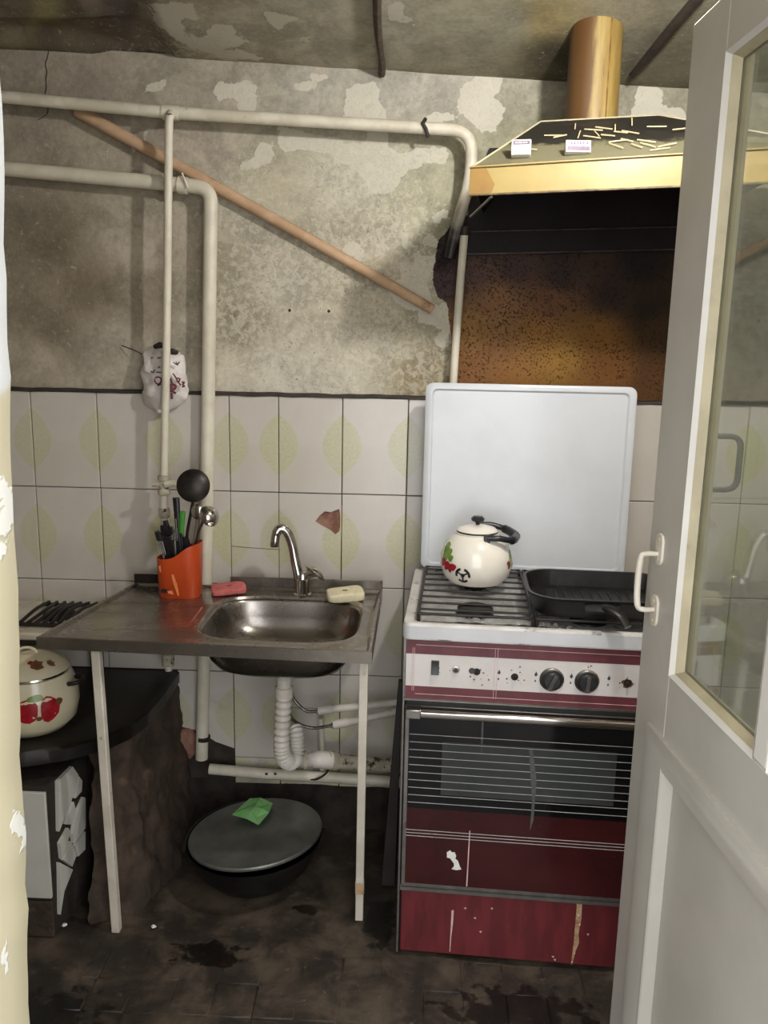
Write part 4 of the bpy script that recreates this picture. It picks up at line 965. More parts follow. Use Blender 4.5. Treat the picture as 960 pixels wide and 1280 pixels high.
for pc_ in ([(246,258),(307,196),(331,232),(300,345),(250,470)], [(334,238),(347,255),(345,300),(318,330)], [(312,345),(320,380),(305,440),(280,440)], [(355,325),(361,330),(361,455),(312,520),(308,480),(322,400)], [(255,520),(290,455),(298,475),(262,585)], [(300,510),(322,572),(305,618),(268,590)], [(360,470),(360,545),(330,575),(318,530)], [(252,600),(308,630),(272,720),(256,820)]):
    P = [sidep(*p) for p in ZS(pc_)]; m = MB(); k = len(P)
    m.add(P+[p-nrm*.010 for p in P], [tuple(range(k)), tuple(range(k, 2*k))[::-1]]+[(i, (i+1) % k, k+(i+1) % k, k+i) for i in range(k)])
    m.build('broken_tile', M['blocktile'], bk, smooth=None)
# flowered pot
def rev(prof, z):
    for (r0, z0), (r1, z1) in zip(prof, prof[1:]):
        if z0 <= z <= z1 and z1 > z0: return r0+(r1-r0)*(z-z0)/(z1-z0)
    return prof[-1][0]
def decal(c, prof, pts, m, parent, name='decal', off=.0009):
    "flat print wrapped on a body of revolution: pts are (angle deg, height)"
    def P(a_, z): r_ = rev(prof, z)+off; return (c[0]+r_*math.cos(R(a_)), c[1]+r_*math.sin(R(a_)), c[2]+z)
    n_ = len(pts); ca = sum(p[0] for p in pts)/n_; cz = sum(p[1] for p in pts)/n_
    vs = [P(*p) for p in pts]+[P((p[0]+ca)/2, (p[1]+cz)/2) for p in pts]+[P(ca, cz)]
    return MB().add(vs, [(i, (i+1) % n_, n_+(i+1) % n_, n_+i) for i in range(n_)]+[(n_+i, n_+(i+1) % n_, 2*n_) for i in range(n_)]).build(name, M[m], parent, smooth=60)
def blob(a_, z, ra, rz, n=10, k=0, ph=0): return [(a_+ra*(1+k*math.cos(3*2*PI*i/n+ph))*math.cos(2*PI*i/n), z+rz*(1+k*math.cos(3*2*PI*i/n+ph))*math.sin(2*PI*i/n)) for i in range(n)]
pc0 = Vector((-.965, -.40, oz+.0055))
pot = thing('enamel_pot', 'cream enamel cooking pot with red fruit print standing on the iron top', 'cooking pot', pc0)
pp_ = [(.055,0),(.085,.006),(.108,.03),(.116,.07),(.114,.11),(.100,.145),(.094,.156),(.096,.158)]
pb = MB().lathe(pp_+[(.092,.157),(.09,.15)], pc0, 56, cap1=False).build('pot_body', M['potenamel'], pot)
MB().lathe([(.0965,.152),(.0985,.156),(.0965,.160)], pc0, 48).build('steel_rim', M['chrome'], pot)
plid = MB().lathe([(.096,.158),(.097,.162),(.088,.172),(.062,.188),(.03,.197),(.001,.199)], pc0, 48).build('pot_lid', M['potenamel'], pot)
MB().tube([pc0+sub(.024*math.cos(a_), -.01, .205+.014*math.sin(a_)) for a_ in [PI*k/8 for k in range(9)]], .004, 8).build('lid_knob', M['potenamel'], plid)
MB().tube(bez([pc0+sub(.098,-.02,.125), pc0+sub(.128,-.015,.13), pc0+sub(.128,.02,.13), pc0+sub(.098,.03,.125)], 6), .006, 8).build('pot_handle', M['sideblack'], pot)
for a_, z, ra, rz, m_ in ((-72,.088,15,.031,'red'),(-44,.085,12,.034,'red'),(-92,.105,6,.008,'green'),(-88,.075,5,.008,'green'),(-60,.119,10,.008,'green'),(-57,.066,4,.006,'brownprint'),(-32,.098,5,.01,'brownprint')):
    decal(pc0, pp_, blob(a_, z, ra, rz, 14, .08, a_), m_, pb, off=.0008 if m_ == 'red' else .0013)
LP = [(.097,.162),(.088,.172),(.062,.188),(.03,.197)]
for a_, r_, s_, m_ in ((-50,.062,.016,'brownprint'),(-20,.07,.010,'brownprint'),(-120,.075,.011,'brownprint'),(-62,.052,.008,'red')):
    m = MB(); zz = lambda r2: np.interp(r2, [.03,.062,.088,.097], [.1975,.1885,.1725,.1625])
    P = []
    for k in range(12):
        x = r_*math.cos(R(a_))+s_*(1+.25*math.cos(3*k))*math.cos(2*PI*k/12); y = r_*math.sin(R(a_))+s_*(1+.25*math.cos(3*k))*math.sin(2*PI*k/12); P.append(pc0+sub(x, y, zz(math.hypot(x, y))+.001))
    c_ = pc0+sub(r_*math.cos(R(a_)), r_*math.sin(R(a_)), zz(r_)+.0016); m.add(P+[c_], [(k, (k+1) % 12, 12) for k in range(12)]); m.build('decal', M[m_], plid, smooth=60)
# small white hob bracketed to the walls behind the pot
hb = thing('enamel_hob', 'grubby white enamel hob plate with black burner grate behind the flowered pot', 'hob', (-1.2, -.17, .70))
MB().box(-1.448, -.90, -.30, -.008, .70, .722).build('hob_plate', M['hob'], hb, bevel=.006)
MB().box(-1.448, -.90, -.302, -.298, .688, .702).build('hob_edge', M['sideblack'], hb)
for k in range(7): MB().tube(bez([(-1.06+.022*k, -.25, .735), (-1.05+.022*k+.01*math.sin(k), -.17, .750), (-1.06+.024*k, -.07, .738)], 5), .005, 8).build('grate_bar', M['grate'], hb)
for yy in (-.25, -.07): MB().tube([(-1.08,yy,.730),(-.92,yy,.730)], .006, 8).build('grate_frame', M['grate'], hb)
MB().lathe([(.04,0),(.045,.004),(.045,.012),(.03,.016),(.001,.016)], (-.99,-.16,.721), 20).build('burner', M['burner'], hb)
for yy in (-.26, -.05): MB().box(-1.42, -1.38, yy-.015, yy+.015, .502, .702).build('leg', M['mortar'], hb)
MB().box(-.955, -.925, -.045, -.015, .502, .702).build('leg', M['mortar'], hb)
# paint flakes on the floor
for (a_, c_) in ((80, 1156), (192, 1158)):
    p = Vector(atz(a_, c_, .004).tolist()); tag(MB().ell(p, .008, .006, .004, 8, 5).jitter(.003, 120, a_).build('plaster_chip', M['white'], None, loc=p, smooth=None), 'small white plaster chip on the floor ' + ('against the tiled block' if a_ < 100 else 'beside the left sink leg'), 'plaster chip')

# ------------------------------------------------------------------ gas stove (local frame: x right, y back, origin front-left on the floor)
SX, SY, SA = .0, -.565, R(-3.4)
st = thing('gas_stove', 'old burgundy and white gas stove with its lid raised, right of the sink', 'stove', (SX, SY, 0), SA)
SM = Matrix.Translation((SX, SY, 0)) @ Matrix.Rotation(SA, 4, 'Z')
def sp_(name, mb, m, par=None, **k): return mb.build(name, M[m] if isinstance(m, str) else m, par or st, off=Z3, **k)
SW, SD = .60, .50
sp_('body', MB().box(.004, SW-.004, .02, SD, .012, .835), 'sideblack', bevel=.003)
for xa in (.0, SW-.006):
    sp_('side_panel', MB().box(xa, xa+.006, .0, SD, .008, .838), 'legpaint' if False else 'alu', bevel=.0015)
for xa in (.03, SW-.06):
    for ya in (.05, SD-.08): sp_('foot', MB().lathe([(.015,0),(.018,.002),(.014,.014)], (xa+.015, ya+.015, 0), 12), 'dark')
# cooktop tray with raised lip
lipo = rrect(-.002, SW+.002, -.012, SD-.01, .02); lipi = rrect(.022, SW-.022, .012, SD-.03, .02)
def rl(pl, z): return [(p[0], p[1], z) for p in pl]
m = loft([rl(lipo, .838), rl(lipo, .870), rl(rrect(.0, SW, -.009, SD-.012, .018), .8755), rl(rrect(.008, SW-.008, -.002, SD-.02, .016), .877), rl(lipi, .873), rl(rrect(.03, SW-.03, .02, SD-.038, .018), .864)])
k = len(lipo); m.f.append(tuple(len(m.v)-k+i for i in range(k)))
ct = sp_('cooktop', m, 'cooktop', smooth=40)
sp_('cooktop_lip', loft([rl(rrect(-.003, SW+.003, -.013, SD-.009, .021), .841), rl(rrect(-.003, SW+.003, -.013, SD-.009, .021), .8695)]), 'enamel', ct, smooth=40)
BUR = [(.165, .105, .043), (.165, .335, .036), (.435, .105, .036), (.435, .335, .048)]
for bx, by, br in BUR:
    bu = sp_('burner', MB().lathe([(br*1.25,.864),(br*1.2,.868),(br*.9,.871),(br*.9,.878),(br,.879),(br,.884),(br*.85,.887),(.001,.888)], (bx, by, 0), 28), 'burner')
    sp_('burner_head', MB().lathe([(br*.7,.862),(br*.72,.878),(br*.6,.879)], (bx, by, 0), 24), 'dchrome', bu)
GZ = .8905
for gx0, gx1, nb in ((.032, .296, 8), (.304, .568, 8)):
    gr = sp_('pan_grate', MB().tube(bend([(gx0,.02,GZ),(gx1,.02,GZ),(gx1,.455,GZ),(gx0,.455,GZ),(gx0,.02,GZ)], .012), .0036, 8), 'grate')
    for k in range(nb):
        yy = .055+.37*k/(nb-1); sp_('grate_bar', MB().tube([(gx0,yy,GZ),(gx1,yy,GZ)], .003, 8), 'grate', gr)
    for xx in (gx0, gx1):
        for yy in (.02, .455): sp_('grate_foot', MB().tube([(xx,yy,GZ),(xx,yy,.862)], .0042, 8), 'grate', gr)
fo = thing('foil_liner', 'crinkled greasy foil lining the left half of the cooktop', 'foil', SM @ Vector((.165, .22, .866)), SA)
m = MB(); m.grid(lambda u, v: (-.128+.258*u, -.195+.41*v, .0025+.009*abs(mnoise.noise(Vector((u*7, v*9, 2))))+.004*abs(mnoise.noise(Vector((u*19, v*23, 5))))), 46, 60)
keep = []
for f in m.f:
    c_ = np.mean([m.v[i] for i in f], 0); ok = True
    for bx, by, br in BUR[:2]:
        if math.hypot(c_[0]+.165-bx, c_[1]+.22-by) < br*1.02: ok = False
    keep.append(ok)
m.f = [f for f, k in zip(m.f, keep) if k]
m.build('foil_sheet', M['foil'], fo, off=Z3, smooth=25)
# raised lid
lid = sp_('raised_lid', loft([[(p[0], .472+.012*(p[1]-.88), p[1]) for p in rrect(.016, .584, .884, 1.408, .022)], [(p[0], .455+.012*(p[1]-.88), p[1]) for p in rrect(.016, .584, .884, 1.408, .022)], [(p[0], .452+.012*(p[1]-.88), p[1]) for p in rrect(.020, .580, .888, 1.404, .019)], [(p[0], .4525+.012*(p[1]-.88), p[1]) for p in rrect(.034, .566, .900, 1.392, .014)], [(p[0], .458+.012*(p[1]-.88), p[1]) for p in rrect(.039, .561, .904, 1.387, .012)], ]), 'lid', smooth=40)
m = MB(); pl4 = rrect(.039, .561, .904, 1.387, .012); m.add([(p[0], .458+.012*(p[1]-.88), p[1]) for p in pl4], [tuple(range(len(pl4)))]); sp_('lid_panel', m, 'lid', lid)
m = MB(); pl4 = rrect(.016, .584, .884, 1.408, .022); m.add([(p[0], .472+.012*(p[1]-.88), p[1]) for p in pl4], [tuple(range(len(pl4)))]); sp_('lid_back', m, 'lid', lid)
for xx in (.06, .54): sp_('lid_hinge', MB().tube([(xx,.475,.862),(xx,.475,.89)], .007, 10), 'dchrome', lid)
# control panel
Y0 = -.004
pn = sp_('control_panel', MB().box(.006, SW-.006, Y0, .022, .690, .836), 'panelwhite', bevel=.002)
def strip(name, x0, x1, z0, z1, m_, par, y=Y0, t_=.0007): return sp_(name, MB().box(x0, x1, y-t_, y+.0005, z0, z1), m_, par, smooth=None)
strip('printed_band', .007, SW-.007, .801, .8345, 'burg', pn); strip('printed_band', .007, SW-.007, .6915, .722, 'burg', pn)
m = MB()
for z_ in (.823, .703): m.box(.03, SW-.012, Y0-.0013, Y0, z_-.0006, z_+.0006)
for x_ in (.022, .026): m.box(x_, x_+.0009, Y0-.0013, Y0, .71, .816)
for x_ in (.211, .217): m.box(x_, x_+.0009, Y0-.0013, Y0, .70, .822)
sp_('printed_lines', m, 'burgline', pn, smooth=None)
strip('metal_bead', .004, SW-.004, .6865, .6905, 'dchrome', pn, Y0, .003)
sw = sp_('rocker_switch', MB().box(.066, .084, Y0-.004, Y0, .752, .787), 'switch', pn, bevel=.001)
sp_('rocker', MB().prism([(Y0-.004,.754),(Y0-.0085,.756),(Y0-.005,.771),(Y0-.006,.785),(Y0-.004,.785)], 0, .068, .082), 'knob', sw)
RX = Matrix.Rotation(R(90), 3, 'X')
def disc_(name, x, z, prof, m_, par, n=24): return sp_(name, MB().lathe(prof, (x, Y0, z), n, RX), m_, par)
bt_ = disc_('push_button', .123, .768, [(.0085,0),(.0085,.003),(.006,.0035)], 'dchrome', pn); disc_('button_cap', .123, .768, [(.0045,.003),(.0045,.006),(.003,.007)], 'switch', bt_)
disc_('empty_spindle', .160, .766, [(.0075,0),(.0065,.002)], 'switch', pn)
for x_ in (.171, .258, .512):
    h_ = disc_('missing_knob_hole', x_, .7645 if x_ < .2 else .757, [(.0085,0),(.0085,.0012),(.004,.0013)], 'dark', pn, 16); disc_('spindle', x_, .7645 if x_ < .2 else .757, [(.0035,0),(.0035,.008)], 'mortar', h_, 10)
for x_, ang in ((.342, 22), (.421, 4)):
    kb = disc_('knob', x_, .756, [(.0262,0),(.0262,.003),(.0235,.0055),(.0215,.006),(.0205,.014),(.017,.017),(.001,.0172)], 'knob', pn, 36)
    disc_('knob_ring', x_, .756, [(.0278,0),(.0278,.0035),(.0245,.0062),(.0225,.0045)], 'dchrome', kb, 36)
    g_ = MB().box(-.0048, .0048, -.031, -.016, -.0185, .0185).xf(Matrix.Translation((x_, Y0+.004, .756)) @ Matrix.Rotation(R(ang), 4, 'Y')); sp_('knob_grip', g_, 'switch', kb, bevel=.0015)
def flame(x, z, s_=.0045):
    m = MB(); pts = [(0,1.7),(.35,.9),(.75,.3),(.75,-.4),(.4,-1),(-.4,-1),(-.75,-.4),(-.7,.3),(-.3,.7)]
    m.add([(x+p[0]*s_, Y0-.0007, z+p[1]*s_) for p in pts], [tuple(range(len(pts)))]); return m
for x_ in (.222, .306, .386, .470):
    sp_('flame_mark', flame(x_, .766), 'switch', pn, smooth=None); sp_('flame_mark', flame(x_-.001, .750, .0025), 'switch', pn, smooth=None)
m = MB(); rr = random.Random(4)
for k in range(46):
    c_ = rr.choice([(.171,.755),(.258,.752),(.512,.757),(.512,.757),(.075,.765),(.42,.79)]); x_, z_ = c_[0]+rr.gauss(0,.016), c_[1]+rr.gauss(0,.014)
    if not (.728 < z_ < .797): continue
    s_ = rr.uniform(.0006,.0024); m.prism([(x_+s_*rr.uniform(.6,1.3)*math.cos(a), z_+s_*rr.uniform(.6,1.3)*math.sin(a)) for a in [2*PI*i/6 for i in range(6)]], 1, Y0-.0006, Y0)
o = sp_('grease_spots', m, 'brownprint', pn, smooth=None); o['kind'] = 'stuff'
m = MB(); rr = random.Random(9); 
m.prism([(.512+.014*rr.uniform(.6,1.2)*math.cos(a), .757+.012*rr.uniform(.6,1.2)*math.sin(a)) for a in [2*PI*i/14 for i in range(14)]], 1, Y0-.0005, Y0); sp_('burnt_patch', m, 'brownprint', pn, smooth=None)
# oven door
sp_('gap', MB().box(.01, SW-.01, .004, .02, .672, .689), 'dark', smooth=None)
od = sp_('oven_door', MB().box(.008, SW-.008, -.002, .022, .192, .672), 'alu', bevel=.002)
YD = -.0026
def dstrip(name, x0, x1, z0, z1, m_, t_=.0008, par=None): return sp_(name, MB().box(x0, x1, YD-t_, YD+.001, z0, z1), m_, par or od, smooth=None)
dstrip('door_glass', .018, SW-.018, .410, .655, 'ovenglass', .0012)
dstrip('door_window', .098, SW-.098, .449, .585, 'ovenwin', .0016)
dstrip('lower_glass', .018, SW-.018, .208, .4105, 'ovenred', .0012)
m = MB()
for k in range(10): z_ = .6005-.0195*k; m.box(.020, SW-.02, YD-.0022, YD-.001, z_-.0006, z_+.0006)
sp_('white_lines', m, 'lines', od, smooth=None)
m = MB()
for z_ in (.352, .344, .336): m.box(.018, SW-.018, YD-.0018, YD-.001, z_-.0008, z_+.0008)
sp_('pinstripes', m, 'lines', od, smooth=None)
hd = sp_('oven_handle', MB().prism([(-.026,.6515),(-.028,.657),(-.026,.668),(-.018,.671),(-.003,.671),(-.003,.6515)], 0, .012, SW-.012), 'chrome', od, bevel=.002)
for x_ in (.010, SW-.046): sp_('handle_end', MB().box(x_, x_+.036, -.030, -.003, .650, .6725), 'dchrome', hd, bevel=.002)
def rag(pts, m_, par, name, y): 
    m = MB(); m.prism(pts, 1, y-.0008, y); return sp_(name, m, m_, par, smooth=None)
rag([(.118,.298),(.126,.304),(.130,.299),(.137,.300),(.141,.290),(.139,.283),(.146,.277),(.151,.262),(.155,.255),(.143,.252),(.131,.254),(.137,.262),(.136,.270),(.126,.283),(.119,.284)], 'white', od, 'torn_sticker', YD-.001)
rag([(.170,.36),(.1722,.36),(.171,.21),(.168,.21)], 'burgline', od, 'scratch', YD-.0012)
rag([(.188,.655),(.1915,.655),(.1925,.60),(.1905,.56),(.188,.60)], 'painted_reflection', od, 'painted_reflection', YD-.0012)  # vertical reflections painted on the door glass as pale streaks
rag([(.300,.58),(.309,.58),(.322,.50),(.320,.40),(.313,.37),(.314,.45)], 'painted_reflection', od, 'painted_reflection', YD-.0014)
# drawer
dr = sp_('drawer_front', MB().box(.010, SW-.010, .004, .022, .012, .184), 'drawer', bevel=.002)
sp_('drawer_trim', MB().box(.006, SW-.006, -.002, .02, .184, .199), 'alu', bevel=.001)
rag([(.437,.186),(.449,.186),(.450,.14),(.446,.10),(.449,.075),(.442,.05),(.436,.012),(.433,.012),(.436,.07)], 'rust', dr, 'rust_streak', .0038)
rag([(.135,.135),(.141,.137),(.140,.10),(.137,.06),(.136,.02),(.134,.02),(.135,.09)], 'burgline', dr, 'scratch', .0038)
for x_, z_ in ((.165,.145),(.205,.083),(.465,.10),(.23,.15),(.19,.12),(.385,.03),(.39,.022)): rag([(x_,z_),(x_+.006,z_+.002),(x_+.005,z_-.004)], 'burgline', dr, 'paint_chip', .0038)
# sooty board stuck between sink and stove
lb = MB(); A, B = at(501, 850, -.27), at(484, 1000, -.27)
lb.hexa([(B[0]-.012,-.30,.0),(B[0]+.028,-.30,.0),(B[0]+.028,-.28,.0),(B[0]-.012,-.28,.0),(A[0]-.006,-.28,A[2]),(A[0]+.006,-.28,A[2]),(A[0]+.006,-.26,A[2]),(A[0]-.006,-.26,A[2])])
tag(lb.build('sooty_board', M['sideblack'], None, loc=(B[0], -.12, .0), bevel=.002), 'narrow soot-black board leaning in the gap between sink and stove', 'board')

# ------------------------------------------------------------------ kettle
kc = Vector((.186, -.272, GZ+.0042))
ke = thing('kettle', 'round cream enamel kettle with berry print and black handle on the back burner', 'kettle', kc)
kp = [(.056,0),(.072,.004),(.087,.022),(.0945,.048),(.0935,.076),(.084,.103),(.067,.122),(.056,.130),(.057,.134)]
kb = MB().lathe(kp+[(.050,.136)], kc, 64, cap1=False).build('kettle_body', M['kettle'], ke)
kl_ = MB().lathe([(.054,.136),(.054,.139),(.045,.147),(.02,.153),(.001,.154)], kc, 40).build('kettle_lid', M['kettle'], ke)
MB().lathe([(.0542,.1335),(.0552,.1365),(.0542,.139)], kc, 40).build('lid_seam', M['black'], kl_)
MB().lathe([(.005,.152),(.006,.160),(.016,.164),(.018,.170),(.012,.176),(.001,.177)], kc, 20).build('lid_knob', M['blackplastic'], kl_)
# bail folded down to the right, on two brackets
Fp, Bp = kc+sub(.020,-.060,.126), kc+sub(.012,.054,.134)
for p in (Fp, Bp):
    br_ = MB().box(p.x-.008, p.x+.008, p.y-.005, p.y+.005, p.z-.012, p.z+.014).build('handle_bracket', M['blackplastic'], ke, bevel=.002)
MB().tube(bez([Fp+sub(0,-.003,.006), Fp+sub(.03,-.006,.006), Fp+sub(.062,.005,.0), kc+sub(.098,-.012,.124), kc+sub(.100,.012,.126), Bp+sub(.064,-.004,.0), Bp+sub(.03,.004,.008), Bp+sub(0,.002,.008)], 6), [.008]*12+[.0115]*19+[.008]*12, 12).build('bail_handle', M['blackplastic'], ke)
# short spout at the back
MB().tube(bez([kc+sub(-.005,.065,.06), kc+sub(-.008,.095,.085), kc+sub(-.01,.108,.108)], 5), [.018,.017,.016,.015,.014,.013,.012,.0115,.011,.0108,.0105], 14).build('spout', M['kettle'], ke)
for a_, z, ra, rz, m_ in ((-158,.098,9,.015,'green'),(-147,.088,8,.012,'green'),(-140,.076,6,.009,'green'),(-154,.078,8,.012,'green'),(-157,.060,8,.011,'red'),(-144,.055,7,.011,'red'),(-133,.055,6,.0095,'red'),(-140,.044,4,.006,'red'),(-150,.047,4,.006,'red'),(-25,.072,7,.012,'green'),(-31,.058,5,.010,'brownprint'),(-22,.088,4,.009,'green'),(-36,.066,3,.006,'red'),(-15,.055,5,.008,'red')):
    decal(kc, kp, blob(a_, z, ra, rz, 12, .15, a_), m_, kb, off=.0007+.0004*(m_ == 'red'))
# round black emblem: broken ring with three spokes
ea, ez = -116, .037
def ept(r_, th): return (ea+r_/.0905*57.3*math.cos(th), ez+r_*math.sin(th))
for k in range(3):
    a0 = R(-90+120*k); arc = [ept(.0155, a0+R(d_)) for d_ in range(-42, 43, 14)]+[ept(.0115, a0+R(d_)) for d_ in range(42, -43, -14)]
    def quadstrip(o_, i_):
        P = lambda q_: (kc.x+(rev(kp, q_[1])+.0010)*math.cos(R(q_[0])), kc.y+(rev(kp, q_[1])+.0010)*math.sin(R(q_[0])), kc.z+q_[1])
        n_ = len(o_); return MB().add([P(q_) for q_ in o_]+[P(q_) for q_ in i_], [(i, i+1, n_+i+1, n_+i) for i in range(n_-1)])
    quadstrip([ept(.0205, a0+R(d_)) for d_ in range(-44, 45, 11)], [ept(.0140, a0+R(d_)) for d_ in range(-44, 45, 11)]).build('emblem', M['black'], kb)
    quadstrip([ept(t_, a0+.3*.0075/t_) for t_ in (.004,.009,.0145)], [ept(t_, a0-.3*.0075/t_) for t_ in (.004,.009,.0145)]).build('emblem', M['black'], kb)
decal(kc, kp, blob(ea, ez, 3.6, .0058, 10), 'black', kb, 'emblem', .0010)

# ------------------------------------------------------------------ grill pan
pcn = Vector((.468, -.455, GZ+.004)); 
pan = thing('grill_pan', 'black cast-iron rectangular frying pan on the right of the stove', 'pan', pcn, SA)
def pr(w, d, r_, z): return [(p[0], p[1], z) for p in rrect(-w, w, -d, d, r_, 7)]
m = loft([pr(.150,.108,.05,.0), pr(.157,.115,.055,.002), pr(.173,.131,.07,.042), pr(.178,.136,.075,.048), pr(.178,.136,.075,.051), pr(.171,.129,.07,.051), pr(.161,.119,.062,.012), pr(.152,.110,.055,.007)])
n_ = len(pr(1,1,.1,0)); m.f.append(tuple(range(n_))[::-1]); m.f.append(tuple(len(m.v)-n_+k for k in range(n_)))
pbod = m.build('pan_body', M['castiron'], pan, off=Z3, smooth=40)
for k in range(11): MB().box(-.12+.022*k, -.114+.022*k, -.09, .09, .0068, .0088).build('grill_ridge', M['castiron'], pbod, off=Z3, bevel=.0008)
MB().tube(bez([(-.012,-.125,.034),(-.004,-.150,.038),(.018,-.172,.030),(.032,-.188,.010)], 6), [.018,.018,.017,.016,.016,.015,.015,.015,.014,.014,.014,.014,.014,.014,.013,.013,.013,.013,.013][:19], 14, flat=.55).build('pan_handle', M['castiron'], pan, off=Z3)
MB().tube([(-.05,-.128,.03),(-.015,-.142,.034),(.02,-.13,.03)], .012, 10).build('handle_lug', M['castiron'], pan, off=Z3)
fo2 = thing('foil_scrap', 'small crumpled foil scrap in front of the frying pan', 'foil', SM @ Vector((.352, .035, .866)), SA)
m = MB(); m.grid(lambda u, v: (-.045+.09*u, -.014+.03*v, .001+.012*abs(mnoise.noise(Vector((u*6, v*5, 9))))), 20, 9); m.build('foil_sheet', M['foil'], fo2, off=Z3, smooth=25)

def duct_mat():
    t = NT('amber_stained_duct_metal'); o = t.sep(t.tc.outputs['Object']); n1 = t.noise(8, 6, .6, t.stretch((4, 4, .5))); n2 = t.noise(30, 5, .6, t.stretch((2, 2, .3)))
    col = t.mix(t.step(n1, .35, .65), lin('8f7a42'), lin('7a6230'))
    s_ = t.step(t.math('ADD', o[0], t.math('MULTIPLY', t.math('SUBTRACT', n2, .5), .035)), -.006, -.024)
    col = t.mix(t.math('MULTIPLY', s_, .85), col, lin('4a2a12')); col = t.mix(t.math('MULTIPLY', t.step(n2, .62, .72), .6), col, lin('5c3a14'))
    t.set(Base_Color=col, Roughness=.55); return t.m
M['duct'] = duct_mat()
# ------------------------------------------------------------------ hood and duct
def hood_mat():
    t = NT('hood_olive_paint_with_grime'); co = t.n('ShaderNodeNewGeometry').outputs['Position']; z = t.sep(co)[2]
    n1 = t.noise(10, 6, .6, co); n2 = t.noise(24, 8, .7, co)
    col = t.mix(n1, lin('6e6a53'), lin('5f5b45'))
    d_ = t.step(t.math('ADD', z, t.math('MULTIPLY', t.math('SUBTRACT', n2, .5), .085)), 1.940, 1.954)
    col = t.mix(d_, col, lin('1a1712')); s_ = t.step(n2, .62, .7); col = t.mix(t.math('MULTIPLY', s_, .6), col, lin('3a3426'))
    t.set(Base_Color=col, Roughness=.6); t.bump(n2, .4, .004); return t.m
M['hood'] = hood_mat()
hFL, hFLb = Vector(at(588, 210, -.48).tolist()), Vector(at(586, 244, -.48).tolist())
def hx(x, top): # band edge continued to the right
    a_ = Vector(at(588, 210, -.48).tolist()) if top else Vector(at(586, 244, -.48).tolist()); b_ = Vector(at(855, 193, -.54).tolist()) if top else Vector(at(853, 233, -.54).tolist())
    t_ = (x-a_.x)/(b_.x-a_.x); return a_+(b_-a_)*t_
hFR, hFRb = hx(.84, True), hx(.84, False)
RL, RRt = Vector(at(676, 152, -.30).tolist()), Vector(at(823, 144, -.30).tolist())
hd = thing('range_hood', 'home-made sheet-metal range hood with a yellow front band above the stove', 'range hood', (.47, -.3, 1.83))
nrm = (RL-hFL).cross(hFR-hFL).normalized(); nrm = nrm if nrm.y < 0 else -nrm
def shell(pts, name, m_, t_=.003, par=None):
    P = [Vector(p) for p in pts]; n3 = (P[1]-P[0]).cross(P[2]-P[0]).normalized(); k = len(P)
    if n3.z < 0: n3 = -n3
    return MB().add(P+[p-n3*t_ for p in P], [tuple(range(k)), tuple(range(k, 2*k))[::-1]]+[(i, (i+1) % k, k+(i+1) % k, k+i) for i in range(k)]).build(name, M[m_], par or hd, smooth=None)
WLt, WRt = Vector((RL.x, .012, RL.z)), Vector((RRt.x, .012, RRt.z)); WBL, WBR = Vector((.19, .012, hFL.z)), Vector((.84, .012, hFR.z))
shell([hFL, hFR, RRt, RL], 'sloping_front', 'hood'); shell([RL, RRt, WRt, WLt], 'flat_top', 'hood')
shell([hFL, RL, WLt, WBL], 'left_hip', 'hood'); shell([hFR, WBR, WRt, RRt], 'right_hip', 'hood')
iz = sub(0, .002, -.007)
shell([hFL+iz, hFR+iz, RRt+iz, RL+iz], 'inner_lining', 'soot', .002); shell([RL+iz, RRt+iz, WRt+iz, WLt+iz], 'inner_lining', 'soot', .002)
shell([hFL+iz, RL+iz, WLt+iz, WBL+iz], 'inner_lining', 'soot', .002); shell([hFR+iz, WBR+iz, WRt+iz, RRt+iz], 'inner_lining', 'soot', .002)
band = MB(); o_ = sub(0, .004, 0); band.add([hFLb, hFRb, hFR, hFL, hFLb+o_, hFRb+o_, hFR+o_, hFL+o_], [(0,1,2,3),(7,6,5,4),(0,4,5,1),(1,5,6,2),(2,6,7,3),(3,7,4,0)])
bd = band.build('front_band', M['hoodband'], hd, smooth=None)
o_ = sub(0, .006, 0); MB().add([hFLb+o_, hFRb+o_, hFR+o_, hFL+o_], [(0,1,2,3)]).build('inner_lining', M['soot'], hd, smooth=None)
# darker folded corner at the left end of the band
f0_ = sub(0, -.0012, 0); MB().add([hFLb+f0_, hFLb.lerp(hFRb,.065)+f0_, hFLb.lerp(hFRb,.075).lerp(hFL.lerp(hFR,.075),.35)+f0_, hFL.lerp(hFR,.045)+f0_, hFL+f0_], [(0,1,2,3,4)]).build('folded_corner', mat('ochre_fold', '8a6a34', '7a5a2a', 8, .45), bd, smooth=None)
MB().tube([hFL+sub(0,-.003,.001), hFR+sub(0,-.003,.001)], .0022, 6).build('top_edge', M['hoodband'], hd)
MB().tube([hFLb, hFRb], .0025, 6).build('bottom_edge', mat('greasy_edge', '6d5a34', '3b2f1d', 40, .5), hd)
MB().tube([hFL, RL, RRt, hFR], .0022, 6).build('edge_wire', M['putty'], hd)
MB().tube([hFLb+sub(.05,.002,-.002), at(588, 271, -.2)], .003, 6).build('brace_rod', M['alu'], hd)
zl, zr = at(583, 290, 0.0)[2], at(850, 284, 0.0)[2]
MB().add([(.146,.008,zl),(.84,.008,zr+.004),(.84,.008,2.06),(.2,.008,2.04),(.15,.008,1.9),(.146,.014,zl),(.84,.014,zr+.004),(.84,.014,2.06),(.2,.014,2.04),(.15,.014,1.9)], [(0,1,2,3,4),(9,8,7,6,5)]+[(i,(i+1)%5,5+(i+1)%5,5+i) for i in range(5)]).build('back_sheet', M['sootsheet'], hd, smooth=None)
z2l, z2r = at(581, 318, 0.0)[2], at(848, 312, 0.0)[2]
